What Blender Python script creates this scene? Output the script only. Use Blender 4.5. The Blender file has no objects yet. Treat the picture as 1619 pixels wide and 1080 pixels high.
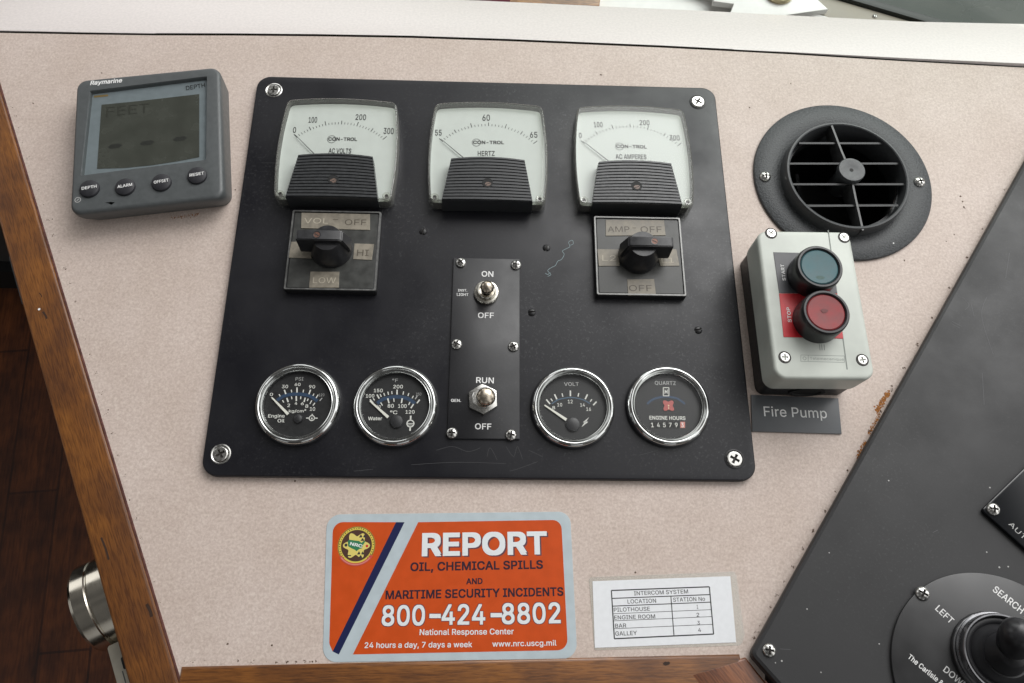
import bpy, bmesh, math, random
from mathutils import Vector, Matrix
R = math.radians
random.seed(7)
S = bpy.context.scene
COL = S.collection
MM = 0.001

# ------------------------------------------------------------------ camera
F_PX, CX, CY = 1186.53, 809.5, 540.0          # focal length in pixels of the 1619 x 1080 photograph
CAM_ROT = (Matrix.Rotation(0.00295, 3, 'Z') @ Matrix.Rotation(-0.035393, 3, 'Y') @ Matrix.Rotation(0.349341, 3, 'X'))
CAM_LOC = Vector((2.582, -252.263, 518.510))   # millimetres above the console top
cd = bpy.data.cameras.new('camera'); cam = bpy.data.objects.new('camera', cd); COL.objects.link(cam)
cd.sensor_width = 36.0; cd.lens = 36.0 * F_PX / 1619.0; cd.clip_start = 0.02; cd.clip_end = 60.0
cam.matrix_world = Matrix.Translation(CAM_LOC * MM) @ CAM_ROT.to_4x4()
S.camera = cam

# ------------------------------------------------------------------ world: dim cabin, pale band of windows round it
w = bpy.data.worlds.new('World'); S.world = w; w.use_nodes = True
nt = w.node_tree; N = nt.nodes; L = nt.links
bg = N['Background']
tc = N.new('ShaderNodeTexCoord'); sp = N.new('ShaderNodeSeparateXYZ'); L.new(tc.outputs['Generated'], sp.inputs[0])
el = N.new('ShaderNodeValToRGB'); L.new(sp.outputs['Z'], el.inputs[0])
cr = el.color_ramp; cr.elements[0].position = 0.0; cr.elements[0].color = (.10, .085, .07, 1)
cr.elements[1].position = 1.0; cr.elements[1].color = (.16, .15, .14, 1)
for p, c in ((.09, (.12, .11, .1, 1)), (.14, (4.1, 4.13, 4.15, 1)), (.50, (4.5, 4.53, 4.55, 1)), (.56, (.18, .17, .16, 1))):
    e = cr.elements.new(p); e.color = c
at = N.new('ShaderNodeMath'); at.operation = 'ARCTAN2'; L.new(sp.outputs['Y'], at.inputs[0]); L.new(sp.outputs['X'], at.inputs[1])
mu = N.new('ShaderNodeMath'); mu.operation = 'MULTIPLY'; L.new(at.outputs[0], mu.inputs[0]); mu.inputs[1].default_value = 8.0
sn = N.new('ShaderNodeMath'); sn.operation = 'SINE'; L.new(mu.outputs[0], sn.inputs[0])
po = N.new('ShaderNodeValToRGB'); L.new(sn.outputs[0], po.inputs[0])          # unseen window posts, closely spaced for glints in the chrome
po.color_ramp.elements[0].position = .0; po.color_ramp.elements[0].color = (.16, .15, .14, 1)
po.color_ramp.elements[1].position = .12; po.color_ramp.elements[1].color = (1, 1, 1, 1)
dt = N.new('ShaderNodeVectorMath'); dt.operation = 'DOT_PRODUCT'; L.new(tc.outputs['Generated'], dt.inputs[0]); dt.inputs[1].default_value = (.62, .78, 0)
yr = N.new('ShaderNodeMapRange'); L.new(dt.outputs['Value'], yr.inputs[0])          # windows ahead and to the right bright, cabin behind dark
yr.inputs[1].default_value = -.7; yr.inputs[2].default_value = .85; yr.inputs[3].default_value = .17; yr.inputs[4].default_value = 1.0
m1 = N.new('ShaderNodeVectorMath'); m1.operation = 'MULTIPLY'; L.new(el.outputs[0], m1.inputs[0]); L.new(po.outputs[0], m1.inputs[1])
m2 = N.new('ShaderNodeVectorMath'); m2.operation = 'SCALE'; L.new(m1.outputs[0], m2.inputs[0]); L.new(yr.outputs[0], m2.inputs['Scale'])
ce = N.new('ShaderNodeValToRGB'); L.new(sp.outputs['Z'], ce.inputs[0])              # pale ceiling, lit towards the right
ce.color_ramp.elements[0].position = .55; ce.color_ramp.elements[0].color = (0, 0, 0, 1); ce.color_ramp.elements[1].position = .66; ce.color_ramp.elements[1].color = (2.9, 2.9, 2.88, 1)
d3 = N.new('ShaderNodeVectorMath'); d3.operation = 'DOT_PRODUCT'; L.new(tc.outputs['Generated'], d3.inputs[0]); d3.inputs[1].default_value = (.86, .5, 0)
y3 = N.new('ShaderNodeMapRange'); L.new(d3.outputs['Value'], y3.inputs[0]); y3.interpolation_type = 'SMOOTHSTEP'
y3.inputs[1].default_value = .05; y3.inputs[2].default_value = .45; y3.inputs[3].default_value = .05; y3.inputs[4].default_value = 1.0
m3 = N.new('ShaderNodeVectorMath'); m3.operation = 'SCALE'; L.new(ce.outputs[0], m3.inputs[0]); L.new(y3.outputs[0], m3.inputs['Scale'])
m4 = N.new('ShaderNodeVectorMath'); m4.operation = 'ADD'; L.new(m2.outputs[0], m4.inputs[0]); L.new(m3.outputs[0], m4.inputs[1])
L.new(m4.outputs[0], bg.inputs[0]); bg.inputs[1].default_value = 0.60

# ------------------------------------------------------------------ the window light ahead and to the right
ld = bpy.data.lights.new('window_light', 'AREA'); lo = bpy.data.objects.new('window_light', ld); COL.objects.link(lo)
ld.shape = 'RECTANGLE'; ld.size = 1.25; ld.size_y = 0.95; ld.energy = 20.0; ld.color = (1.0, .99, .98)
lo.location = (0.72, 0.92, 1.02)
zax = (lo.location - Vector((0.12, 0.05, 0.0))).normalized()
upv = Vector((.34, 0, 1)); xax = upv.cross(zax).normalized(); yax = zax.cross(xax)      # the window leans a little
lo.matrix_world = Matrix.Translation(lo.location) @ Matrix((xax, yax, zax)).transposed().to_4x4()

S.view_settings.view_transform = 'Standard'; S.view_settings.look = 'None'
S.view_settings.exposure = 0.0; S.view_settings.gamma = 1.0; S.view_settings.use_curve_mapping = False
S.render.engine = 'CYCLES'

# ------------------------------------------------------------------ frames and measuring
class Frame:
    """a flat working frame (millimetres): origin, x axis, y axis, normal"""
    def __init__(s, o, x, y, n): s.o, s.x, s.y, s.n = Vector(o), Vector(x), Vector(y), Vector(n)
    def at(s, x, y, z=0.0, deg=0.0):
        a = R(deg); c, d = math.cos(a), math.sin(a)
        return Frame(s.o + s.x * x + s.y * y + s.n * z, s.x * c + s.y * d, s.y * c - s.x * d, s.n)
    def px(s, p, h=0.0):
        """where the sight line of a point of the photograph meets this frame's plane at height h"""
        d = CAM_ROT @ Vector(((p[0] - CX) / F_PX, -(p[1] - CY) / F_PX, -1.0))
        o = s.o + s.n * h
        t = s.n.dot(o - CAM_LOC) / s.n.dot(d)
        q = CAM_LOC + d * t - s.o
        return Vector((q.dot(s.x), q.dot(s.y)))
    def matrix(s):
        m = Matrix((s.x, s.y, s.n)).transposed().to_4x4(); m.translation = s.o * MM
        return m
F0 = Frame((0, 0, 0), (1, 0, 0), (0, 1, 0), (0, 0, 1))
def zm(ox, oy, k): return lambda x, y: (ox + x / k, oy + y / k)

# ------------------------------------------------------------------ materials
MATS = {}
def mat(name, col, rough=.5, metal=0.0, spec=.5, var=0.0, scale=300.0, bump=0.0, bscale=None, coat=0.0, trans=0.0, col2=None, detail=3.0):
    if name in MATS: return MATS[name]
    m = bpy.data.materials.new(name); m.use_nodes = True
    nt = m.node_tree; N = nt.nodes; L = nt.links; b = N['Principled BSDF']
    b.inputs['Base Color'].default_value = (*col, 1); b.inputs['Roughness'].default_value = rough
    b.inputs['Metallic'].default_value = metal; b.inputs['Specular IOR Level'].default_value = spec
    b.inputs['Coat Weight'].default_value = coat; b.inputs['Transmission Weight'].default_value = trans
    tc = N.new('ShaderNodeTexCoord')
    if var or col2:
        n = N.new('ShaderNodeTexNoise'); n.inputs['Scale'].default_value = scale; n.inputs['Detail'].default_value = detail
        L.new(tc.outputs['Object'], n.inputs['Vector'])
        r = N.new('ShaderNodeValToRGB'); L.new(n.outputs['Fac'], r.inputs[0])
        c2 = col2 or tuple(min(1, c * (1 + var)) for c in col); c1 = col if col2 else tuple(c * (1 - var) for c in col)
        r.color_ramp.elements[0].position = .35; r.color_ramp.elements[0].color = (*c1, 1)
        r.color_ramp.elements[1].position = .65; r.color_ramp.elements[1].color = (*c2, 1)
        L.new(r.outputs[0], b.inputs['Base Color'])
        mr = N.new('ShaderNodeMapRange'); L.new(n.outputs['Fac'], mr.inputs[0]); mr.inputs[1].default_value = .3; mr.inputs[2].default_value = .7
        mr.inputs[3].default_value = max(.02, rough - .06); mr.inputs[4].default_value = min(1, rough + .06)
        L.new(mr.outputs[0], b.inputs['Roughness'])
    if bump:
        n2 = N.new('ShaderNodeTexNoise'); n2.inputs['Scale'].default_value = bscale or scale; n2.inputs['Detail'].default_value = 2
        L.new(tc.outputs['Object'], n2.inputs['Vector'])
        bu = N.new('ShaderNodeBump'); bu.inputs['Strength'].default_value = bump; bu.inputs['Distance'].default_value = .0004
        L.new(n2.outputs['Fac'], bu.inputs['Height']); L.new(bu.outputs[0], b.inputs['Normal'])
    MATS[name] = m
    return m

def laminate():
    m = bpy.data.materials.new('pink_grey_laminate'); m.use_nodes = True
    nt = m.node_tree; N = nt.nodes; L = nt.links; b = N['Principled BSDF']
    tc = N.new('ShaderNodeTexCoord')
    n1 = N.new('ShaderNodeTexNoise'); n1.inputs['Scale'].default_value = 560; n1.inputs['Detail'].default_value = 2.5; n1.inputs['Roughness'].default_value = .65
    n1.inputs['Distortion'].default_value = .6
    n2 = N.new('ShaderNodeTexNoise'); n2.inputs['Scale'].default_value = 22; n2.inputs['Detail'].default_value = 4
    n3 = N.new('ShaderNodeTexNoise'); n3.inputs['Scale'].default_value = 170; n3.inputs['Detail'].default_value = 2
    for n in (n1, n2, n3): L.new(tc.outputs['Object'], n.inputs['Vector'])
    r1 = N.new('ShaderNodeValToRGB'); L.new(n1.outputs['Fac'], r1.inputs[0])
    r1.color_ramp.elements[0].position = .34; r1.color_ramp.elements[0].color = (.520, .432, .376, 1)
    r1.color_ramp.elements[1].position = .66; r1.color_ramp.elements[1].color = (.660, .572, .512, 1)
    e = r1.color_ramp.elements.new(.5); e.color = (.594, .496, .445, 1)
    r2 = N.new('ShaderNodeValToRGB'); L.new(n2.outputs['Fac'], r2.inputs[0])
    r2.color_ramp.elements[0].position = .3; r2.color_ramp.elements[0].color = (.91, .893, .875, 1)
    r2.color_ramp.elements[1].position = .7; r2.color_ramp.elements[1].color = (1, 1, 1, 1)
    r3 = N.new('ShaderNodeValToRGB'); L.new(n3.outputs['Fac'], r3.inputs[0])
    r3.color_ramp.elements[0].position = .3; r3.color_ramp.elements[0].color = (.94, .93, .93, 1)
    r3.color_ramp.elements[1].position = .65; r3.color_ramp.elements[1].color = (1, 1, 1, 1)
    a = N.new('ShaderNodeVectorMath'); a.operation = 'MULTIPLY'; L.new(r1.outputs[0], a.inputs[0]); L.new(r2.outputs[0], a.inputs[1])
    c = N.new('ShaderNodeVectorMath'); c.operation = 'MULTIPLY'; L.new(a.outputs[0], c.inputs[0]); L.new(r3.outputs[0], c.inputs[1])
    L.new(c.outputs[0], b.inputs['Base Color'])
    b.inputs['Roughness'].default_value = .48; b.inputs['Specular IOR Level'].default_value = .35
    bu = N.new('ShaderNodeBump'); bu.inputs['Strength'].default_value = .12; bu.inputs['Distance'].default_value = .0003
    L.new(n1.outputs['Fac'], bu.inputs['Height']); L.new(bu.outputs[0], b.inputs['Normal'])
    return m

def wood(name, dark, mid, light, rough=.38, xs=6.0, ys=70.0, coat=.3, planks=0.0):
    m = bpy.data.materials.new(name); m.use_nodes = True
    nt = m.node_tree; N = nt.nodes; L = nt.links; b = N['Principled BSDF']
    tc = N.new('ShaderNodeTexCoord'); mp = N.new('ShaderNodeMapping'); L.new(tc.outputs['Object'], mp.inputs[0])
    mp.inputs['Scale'].default_value = (xs, ys, ys)
    n = N.new('ShaderNodeTexNoise'); n.inputs['Scale'].default_value = 1.0; n.inputs['Detail'].default_value = 8; n.inputs['Roughness'].default_value = .68
    n.inputs['Distortion'].default_value = .5
    L.new(mp.outputs[0], n.inputs['Vector'])
    r = N.new('ShaderNodeValToRGB'); L.new(n.outputs['Fac'], r.inputs[0])
    r.color_ramp.elements[0].position = .3; r.color_ramp.elements[0].color = (*dark, 1)
    r.color_ramp.elements[1].position = .72; r.color_ramp.elements[1].color = (*light, 1)
    e = r.color_ramp.elements.new(.5); e.color = (*mid, 1)
    # fine pores
    mp2 = N.new('ShaderNodeMapping'); L.new(tc.outputs['Object'], mp2.inputs[0]); mp2.inputs['Scale'].default_value = (xs * 14, ys * 10, ys * 10)
    n2 = N.new('ShaderNodeTexNoise'); n2.inputs['Scale'].default_value = 1.0; n2.inputs['Detail'].default_value = 3; L.new(mp2.outputs[0], n2.inputs['Vector'])
    r2 = N.new('ShaderNodeValToRGB'); L.new(n2.outputs['Fac'], r2.inputs[0])
    r2.color_ramp.elements[0].position = .36; r2.color_ramp.elements[0].color = (.6, .56, .54, 1)
    r2.color_ramp.elements[1].position = .56; r2.color_ramp.elements[1].color = (1, 1, 1, 1)
    # large blotches of wear in the varnish
    n3 = N.new('ShaderNodeTexNoise'); n3.inputs['Scale'].default_value = 26; n3.inputs['Detail'].default_value = 5; L.new(tc.outputs['Object'], n3.inputs['Vector'])
    r3 = N.new('ShaderNodeValToRGB'); L.new(n3.outputs['Fac'], r3.inputs[0])
    r3.color_ramp.elements[0].position = .36; r3.color_ramp.elements[0].color = (.58, .53, .50, 1)
    r3.color_ramp.elements[1].position = .60; r3.color_ramp.elements[1].color = (1, 1, 1, 1)
    a = N.new('ShaderNodeVectorMath'); a.operation = 'MULTIPLY'; L.new(r.outputs[0], a.inputs[0]); L.new(r2.outputs[0], a.inputs[1])
    c = N.new('ShaderNodeVectorMath'); c.operation = 'MULTIPLY'; L.new(a.outputs[0], c.inputs[0]); L.new(r3.outputs[0], c.inputs[1])
    out = c
    if planks:
        br = N.new('ShaderNodeTexBrick'); L.new(tc.outputs['Object'], br.inputs['Vector']); br.inputs['Scale'].default_value = planks
        br.inputs['Color1'].default_value = (1, 1, 1, 1); br.inputs['Color2'].default_value = (.55, .5, .5, 1); br.inputs['Mortar'].default_value = (.35, .3, .27, 1)
        br.inputs['Mortar Size'].default_value = .006; br.inputs['Brick Width'].default_value = 1.6; br.inputs['Row Height'].default_value = .25
        d = N.new('ShaderNodeVectorMath'); d.operation = 'MULTIPLY'; L.new(c.outputs[0], d.inputs[0]); L.new(br.outputs[0], d.inputs[1]); out = d
    L.new(out.outputs[0], b.inputs['Base Color'])
    mr = N.new('ShaderNodeMapRange'); L.new(n3.outputs['Fac'], mr.inputs[0]); mr.inputs[3].default_value = rough + .2; mr.inputs[4].default_value = rough - .1
    L.new(mr.outputs[0], b.inputs['Roughness']); b.inputs['Coat Weight'].default_value = coat; b.inputs['Coat Roughness'].default_value = .25
    bu = N.new('ShaderNodeBump'); bu.inputs['Strength'].default_value = .25; bu.inputs['Distance'].default_value = .0005
    L.new(n2.outputs['Fac'], bu.inputs['Height']); L.new(bu.outputs[0], b.inputs['Normal'])
    return m

def dusty_black(name, col, rough, dust=.5, spec=.5):
    """worn black sheet: dust specks, hairline scratches, uneven sheen"""
    m = bpy.data.materials.new(name); m.use_nodes = True
    nt = m.node_tree; N = nt.nodes; L = nt.links; b = N['Principled BSDF']
    tc = N.new('ShaderNodeTexCoord')
    n1 = N.new('ShaderNodeTexNoise'); n1.inputs['Scale'].default_value = 520; n1.inputs['Detail'].default_value = 4; n1.inputs['Roughness'].default_value = .7
    n2 = N.new('ShaderNodeTexNoise'); n2.inputs['Scale'].default_value = 14; n2.inputs['Detail'].default_value = 6; n2.inputs['Roughness'].default_value = .62
    vo = N.new('ShaderNodeTexVoronoi'); vo.inputs['Scale'].default_value = 130
    for n in (n1, n2, vo): L.new(tc.outputs['Object'], n.inputs['Vector'])
    r1 = N.new('ShaderNodeValToRGB'); L.new(n1.outputs['Fac'], r1.inputs[0])
    r1.color_ramp.elements[0].position = .55; r1.color_ramp.elements[0].color = (0, 0, 0, 1)
    r1.color_ramp.elements[1].position = .78; r1.color_ramp.elements[1].color = (dust, dust, dust, 1)
    rv = N.new('ShaderNodeValToRGB'); L.new(vo.outputs['Distance'], rv.inputs[0])
    rv.color_ramp.elements[0].position = .03; rv.color_ramp.elements[0].color = (dust, dust, dust, 1)
    rv.color_ramp.elements[1].position = .07; rv.color_ramp.elements[1].color = (0, 0, 0, 1)
    gate = N.new('ShaderNodeMath'); gate.operation = 'GREATER_THAN'; L.new(vo.outputs['Color'], gate.inputs[0]); gate.inputs[1].default_value = .78
    g2 = N.new('ShaderNodeMath'); g2.operation = 'MULTIPLY'; L.new(rv.outputs[0], g2.inputs[0]); L.new(gate.outputs[0], g2.inputs[1])
    # the dust lies in patches
    n4 = N.new('ShaderNodeTexNoise'); n4.inputs['Scale'].default_value = 9; n4.inputs['Detail'].default_value = 3; L.new(tc.outputs['Object'], n4.inputs['Vector'])
    r4 = N.new('ShaderNodeMapRange'); L.new(n4.outputs['Fac'], r4.inputs[0]); r4.inputs[1].default_value = .42; r4.inputs[2].default_value = .66; r4.inputs[3].default_value = .08; r4.inputs[4].default_value = 1.0
    ad = N.new('ShaderNodeMath'); ad.operation = 'ADD'; L.new(r1.outputs[0], ad.inputs[0]); L.new(g2.outputs[0], ad.inputs[1])
    last = ad
    for ang, k in ((35, 1.0), (-62, .7), (80, .8)):
        mp = N.new('ShaderNodeMapping'); L.new(tc.outputs['Object'], mp.inputs[0]); mp.inputs['Rotation'].default_value = (0, 0, R(ang)); mp.inputs['Scale'].default_value = (18, 900, 1)
        ns = N.new('ShaderNodeTexNoise'); ns.inputs['Scale'].default_value = 1; ns.inputs['Detail'].default_value = 2; L.new(mp.outputs[0], ns.inputs['Vector'])
        rs = N.new('ShaderNodeValToRGB'); L.new(ns.outputs['Fac'], rs.inputs[0])
        rs.color_ramp.elements[0].position = .73; rs.color_ramp.elements[0].color = (0, 0, 0, 1)
        rs.color_ramp.elements[1].position = .80; rs.color_ramp.elements[1].color = (k * dust * .5,) * 3 + (1,)
        a2 = N.new('ShaderNodeMath'); a2.operation = 'ADD'; L.new(last.outputs[0], a2.inputs[0]); L.new(rs.outputs[0], a2.inputs[1]); last = a2
    g4 = N.new('ShaderNodeMath'); g4.operation = 'MULTIPLY'; L.new(last.outputs[0], g4.inputs[0]); L.new(r4.outputs[0], g4.inputs[1])
    mx = N.new('ShaderNodeMix'); mx.data_type = 'RGBA'; L.new(g4.outputs[0], mx.inputs[0])
    mx.inputs[6].default_value = (*col, 1); mx.inputs[7].default_value = (.16, .16, .165, 1)
    L.new(mx.outputs[2], b.inputs['Base Color'])
    mr = N.new('ShaderNodeMapRange'); L.new(n2.outputs['Fac'], mr.inputs[0]); mr.inputs[1].default_value = .3; mr.inputs[2].default_value = .7
    mr.inputs[3].default_value = rough - .10; mr.inputs[4].default_value = rough + .16
    L.new(mr.outputs[0], b.inputs['Roughness']); b.inputs['Specular IOR Level'].default_value = spec
    bu = N.new('ShaderNodeBump'); bu.inputs['Strength'].default_value = .12; bu.inputs['Distance'].default_value = .0002
    L.new(n1.outputs['Fac'], bu.inputs['Height']); L.new(bu.outputs[0], b.inputs['Normal'])
    return m

def clear(name, tint, fac=1.0, rough=.03, body=0.0, bodycol=(.8, .8, .78)):
    """thin clear plastic: transparent with a Fresnel gloss, optionally a little milky"""
    m = bpy.data.materials.new(name); m.use_nodes = True
    nt = m.node_tree; N = nt.nodes; L = nt.links
    N.remove(N['Principled BSDF']); out = N['Material Output']
    t = N.new('ShaderNodeBsdfTransparent'); t.inputs[0].default_value = (*tint, 1)
    g = N.new('ShaderNodeBsdfGlossy'); g.inputs['Roughness'].default_value = rough
    ge = N.new('ShaderNodeNewGeometry'); dp = N.new('ShaderNodeVectorMath'); dp.operation = 'DOT_PRODUCT'
    L.new(ge.outputs['Normal'], dp.inputs[0]); L.new(ge.outputs['Incoming'], dp.inputs[1])
    def op(o, a, b):
        n = N.new('ShaderNodeMath'); n.operation = o
        for i, x in enumerate((a, b)):
            if isinstance(x, (int, float)): n.inputs[i].default_value = x
            else: L.new(x, n.inputs[i])
        return n.outputs[0]
    f5 = op('POWER', op('SUBTRACT', 1.0, op('ABSOLUTE', dp.outputs['Value'], 0)), 5.0)      # the same Fresnel curve from both sides
    kf = op('MINIMUM', op('MULTIPLY', op('ADD', op('MULTIPLY', f5, .96), .04), fac), 1.0)
    src = t
    if body:
        d = N.new('ShaderNodeBsdfDiffuse'); d.inputs[0].default_value = (*bodycol, 1)
        mb = N.new('ShaderNodeMixShader'); mb.inputs[0].default_value = body; L.new(t.outputs[0], mb.inputs[1]); L.new(d.outputs[0], mb.inputs[2]); src = mb
    mx = N.new('ShaderNodeMixShader'); L.new(kf, mx.inputs[0]); L.new(src.outputs[0], mx.inputs[1]); L.new(g.outputs[0], mx.inputs[2])
    L.new(mx.outputs[0], out.inputs[0])
    return m

LAM = laminate()
LEDGE = mat('pale_laminate', (.700, .650, .628), .42, var=.045, scale=420, bump=.08)
WOOD = wood('varnished_teak', (.145, .050, .010), (.205, .075, .014), (.265, .102, .020), xs=7, ys=105)
WOOD2 = wood('reddish_teak', (.09, .025, .010), (.19, .062, .020), (.28, .10, .032))
FLOORW = wood('dark_floor_wood', (.075, .020, .005), (.135, .039, .010), (.205, .062, .016), rough=.5, xs=2.5, ys=30, coat=.1, planks=3.2)
PANEL = dusty_black('black_panel', (.0060, .0060, .0090), .40, .42, .44)
SIDE = dusty_black('charcoal_side_panel', (.028, .028, .029), .5, .30, .4)
PLATE = dusty_black('engraved_black_plate', (.010, .010, .012), .40, .12, .5)
BLACK = mat('black_plastic', (.012, .012, .013), .42, var=.15, scale=500, bump=.05)
SATIN = mat('satin_black_plastic', (.018, .018, .020), .34, var=.2, scale=250)
DEEP = mat('deep_black', (.004, .004, .004), .7)  # plain black parts, and the shade painted into small holes
DUCT = mat('duct_plastic', (.010, .010, .011), .5)
VENTM = mat('textured_dark_grey', (.048, .051, .054), .55, var=.45, scale=700, bump=.9, bscale=800)
CHROME = mat('chrome', (.60, .61, .60), .10, 1.0, var=.04, scale=220)
STEEL = mat('stainless_steel', (.66, .65, .62), .24, 1.0, var=.10, scale=600)
DULL = mat('tarnished_nickel', (.50, .44, .36), .28, 1.0, var=.30, scale=260)
RECESS = mat('screw_recess', (.02, .017, .015), .6)
WHITE = mat('white_ink', (.78, .78, .77), .5, var=.06, scale=900)
DIMWHITE = mat('faded_ink', (.42, .42, .41), .5)
GAUGEINK = mat('gauge_ink', (.66, .66, .62), .5)
INK = mat('black_ink', (.022, .022, .022), .5)
GREYINK = mat('grey_ink', (.10, .10, .10), .5)
BLUEINK = mat('blue_ink', (.018, .045, .095), .5)
DIAL = mat('dial_white', (.53, .565, .53), .5, var=.02, scale=120)
GDIAL = mat('gauge_dial', (.009, .009, .010), .5, var=.2, scale=300)
CLEARM = clear('meter_glazing', (.99, .995, .99), .55, .0)
CLEARW = clear('acrylic_wall', (.95, .955, .93), 1.5, .06, .14, (.66, .66, .60))
GLASS = clear('gauge_glass', (.98, .985, .98), .55, .02)
SCRGL = clear('display_glazing', (.86, .88, .88), .6, .05)
FILM = clear('laminating_film', (1, 1, .99), 2.0, .10, .34, (.74, .70, .63))
TAPE = mat('embossed_tape', (.225, .200, .158), .45, var=.18, scale=200)
TAPETXT = mat('embossed_tape_letters', (.42, .38, .30), .5)
TAPEDK = mat('embossed_tape_dark_letters', (.075, .060, .042), .5)  # darker of the two letter colours on the tapes
SWFACE = mat('switch_face_grey', (.040, .041, .038), .38, var=.25, scale=140)
ALU = mat('switch_edge', (.17, .17, .165), .35, .6, var=.2, scale=300)
RAYG = mat('display_grey', (.078, .085, .087), .42, var=.06, scale=300, bump=.12, bscale=1500)
RAYB = mat('display_bezel_grey', (.22, .25, .265), .4, var=.05, scale=200)
LCD = mat('lcd_olive', (.072, .073, .060), .25, var=.10, scale=60)
LCDSEG = mat('lcd_segment', (.010, .010, .008), .3)
RUBBER = mat('dark_rubber', (.016, .016, .020), .55, var=.1, scale=400)
LID = mat('box_lid_grey', (.525, .555, .505), .42, var=.09, scale=38, bump=.05, bscale=900)
LIDLINE = mat('lid_mould_line', (.20, .22, .20), .6)
RED = mat('red_label', (.52, .014, .022), .4, var=.06, scale=150)
GREYLAB = mat('charcoal_label', (.055, .056, .062), .4, var=.08, scale=150)
TEAL = mat('teal_button', (.034, .098, .112), .5, var=.16, scale=110, bump=.05)
REDBTN = mat('red_button', (.21, .020, .022), .5, var=.22, scale=120, bump=.05)
SIGN = mat('slate_sign', (.092, .098, .105), .4, var=.06, scale=90)
ORANGE = mat('orange_print', (.52, .064, .004), .5, spec=.3, var=.05, scale=120)
SILVERP = mat('pale_blue_grey_print', (.43, .495, .525), .5, var=.04, scale=120)
NAVY = mat('navy_print', (.007, .011, .060), .5, spec=.3)
YELLOW = mat('yellow_print', (.62, .50, .07), .5)
BROWN = mat('brown_print', (.06, .022, .012), .5)
GREEN = mat('green_print', (.02, .17, .07), .5)
PINKP = mat('pink_print', (.58, .22, .18), .5)
PAPER = mat('white_paper', (.74, .755, .775), .6, var=.02, scale=300)
RUST = mat('rust_crumbs', (.17, .062, .016), .9, col2=(.42, .165, .035), scale=900)
GRIME = mat('dark_grime', (.09, .055, .035), .9)
TEALINK = mat('pale_teal_scribble', (.22, .30, .32), .6)
GREYSCR = mat('grey_scuff', (.034, .034, .037), .6)
WHITEPAINT = mat('white_paint', (.82, .81, .79), .4, var=.04, scale=60)
BRASS = mat('brass', (.62, .54, .36), .3, 1.0)
RAIL = mat('beige_rail', (.30, .27, .22), .5, var=.06, scale=40)
GASKET = mat('black_gasket', (.012, .016, .013), .5)
SEAM = mat('seam_shadow_gap', (.008, .006, .005), .9, spec=.1)
WALLM = mat('dark_grey_panel', (.06, .058, .055), .6)
BOOT = mat('rubber_boot', (.010, .010, .012), .5, bump=.05, bscale=600)

# ------------------------------------------------------------------ mesh helpers (all in millimetres)
def link(name, bm, m, parent=None, sharp=32, weld=False):
    me = bpy.data.meshes.new(name)
    bmesh.ops.recalc_face_normals(bm, faces=bm.faces) if weld else None
    for v in bm.verts: v.co *= MM
    bm.to_mesh(me); bm.free()
    for k in (m if isinstance(m, (list, tuple)) else [m]): me.materials.append(k)
    for p in me.polygons: p.use_smooth = True
    me.set_sharp_from_angle(angle=R(sharp))
    o = bpy.data.objects.new(name, me); COL.objects.link(o)
    if parent is not None: o.parent = parent
    return o
def thing(name, label, cat, fr, group=None):
    o = bpy.data.objects.new(name, None); o.empty_display_size = .02; COL.objects.link(o)
    o.matrix_world = fr.matrix(); o['label'] = label; o['category'] = cat
    if group: o['group'] = group
    return o
def struct(name, bm, m, fr=None):
    o = link(name, bm, m); o['kind'] = 'structure'
    if fr: o.matrix_world = fr.matrix()
    return o
def copy_tree(src, parent=None):
    c = src.copy(); COL.objects.link(c)
    if parent is not None: c.parent = parent
    for ch in src.children: copy_tree(ch, c)
    return c
def BM(): return bmesh.new()
def rrect(w, h, r, n=6, cx=0, cy=0):
    pts = []
    for sx, sy, a0 in ((1, 1, 0), (-1, 1, 90), (-1, -1, 180), (1, -1, 270)):
        for i in range(n + 1):
            a = R(a0 + 90 * i / n)
            pts.append(Vector((cx + sx * (w / 2 - r) + r * math.cos(a), cy + sy * (h / 2 - r) + r * math.sin(a))))
    return pts
def rpoly(corners, r, n=5):
    """round the corners of a polygon given counter-clockwise; r single or per corner"""
    out = []; k = len(corners)
    for i, c in enumerate(corners):
        c = Vector(c[:2]); a = Vector(corners[i - 1][:2]); b = Vector(corners[(i + 1) % k][:2])
        rr = r[i] if isinstance(r, (list, tuple)) else r
        if rr <= 0: out.append(c); continue
        u = (a - c).normalized(); v = (b - c).normalized(); half = u.angle(v) / 2
        t = rr / math.tan(half); ctr = c + (u + v).normalized() * (rr / math.sin(half))
        p, q = c + u * t - ctr, c + v * t - ctr
        a0 = math.atan2(p.y, p.x); da = math.atan2(q.y, q.x) - a0
        while da > math.pi: da -= 2 * math.pi
        while da < -math.pi: da += 2 * math.pi
        for j in range(n + 1):
            th = a0 + da * j / n; out.append(ctr + Vector((math.cos(th), math.sin(th))) * rr)
    return out
def circ(r, n=48, cx=0, cy=0): return [Vector((cx + r * math.cos(2 * math.pi * i / n), cy + r * math.sin(2 * math.pi * i / n))) for i in range(n)]
def inset(pts, d):
    out = []; k = len(pts)
    for i in range(k):
        a, b, c = pts[i - 1], pts[i], pts[(i + 1) % k]
        u = (b - a); v = (c - b)
        if u.length < 1e-6: u = v
        if v.length < 1e-6: v = u
        n1 = Vector((-u.y, u.x)).normalized(); n2 = Vector((-v.y, v.x)).normalized()
        m = n1 + n2
        if m.length < 1e-6: m = n1
        m.normalize(); out.append(b + m * (d / max(.4, m.dot(n1))))
    return out
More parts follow.
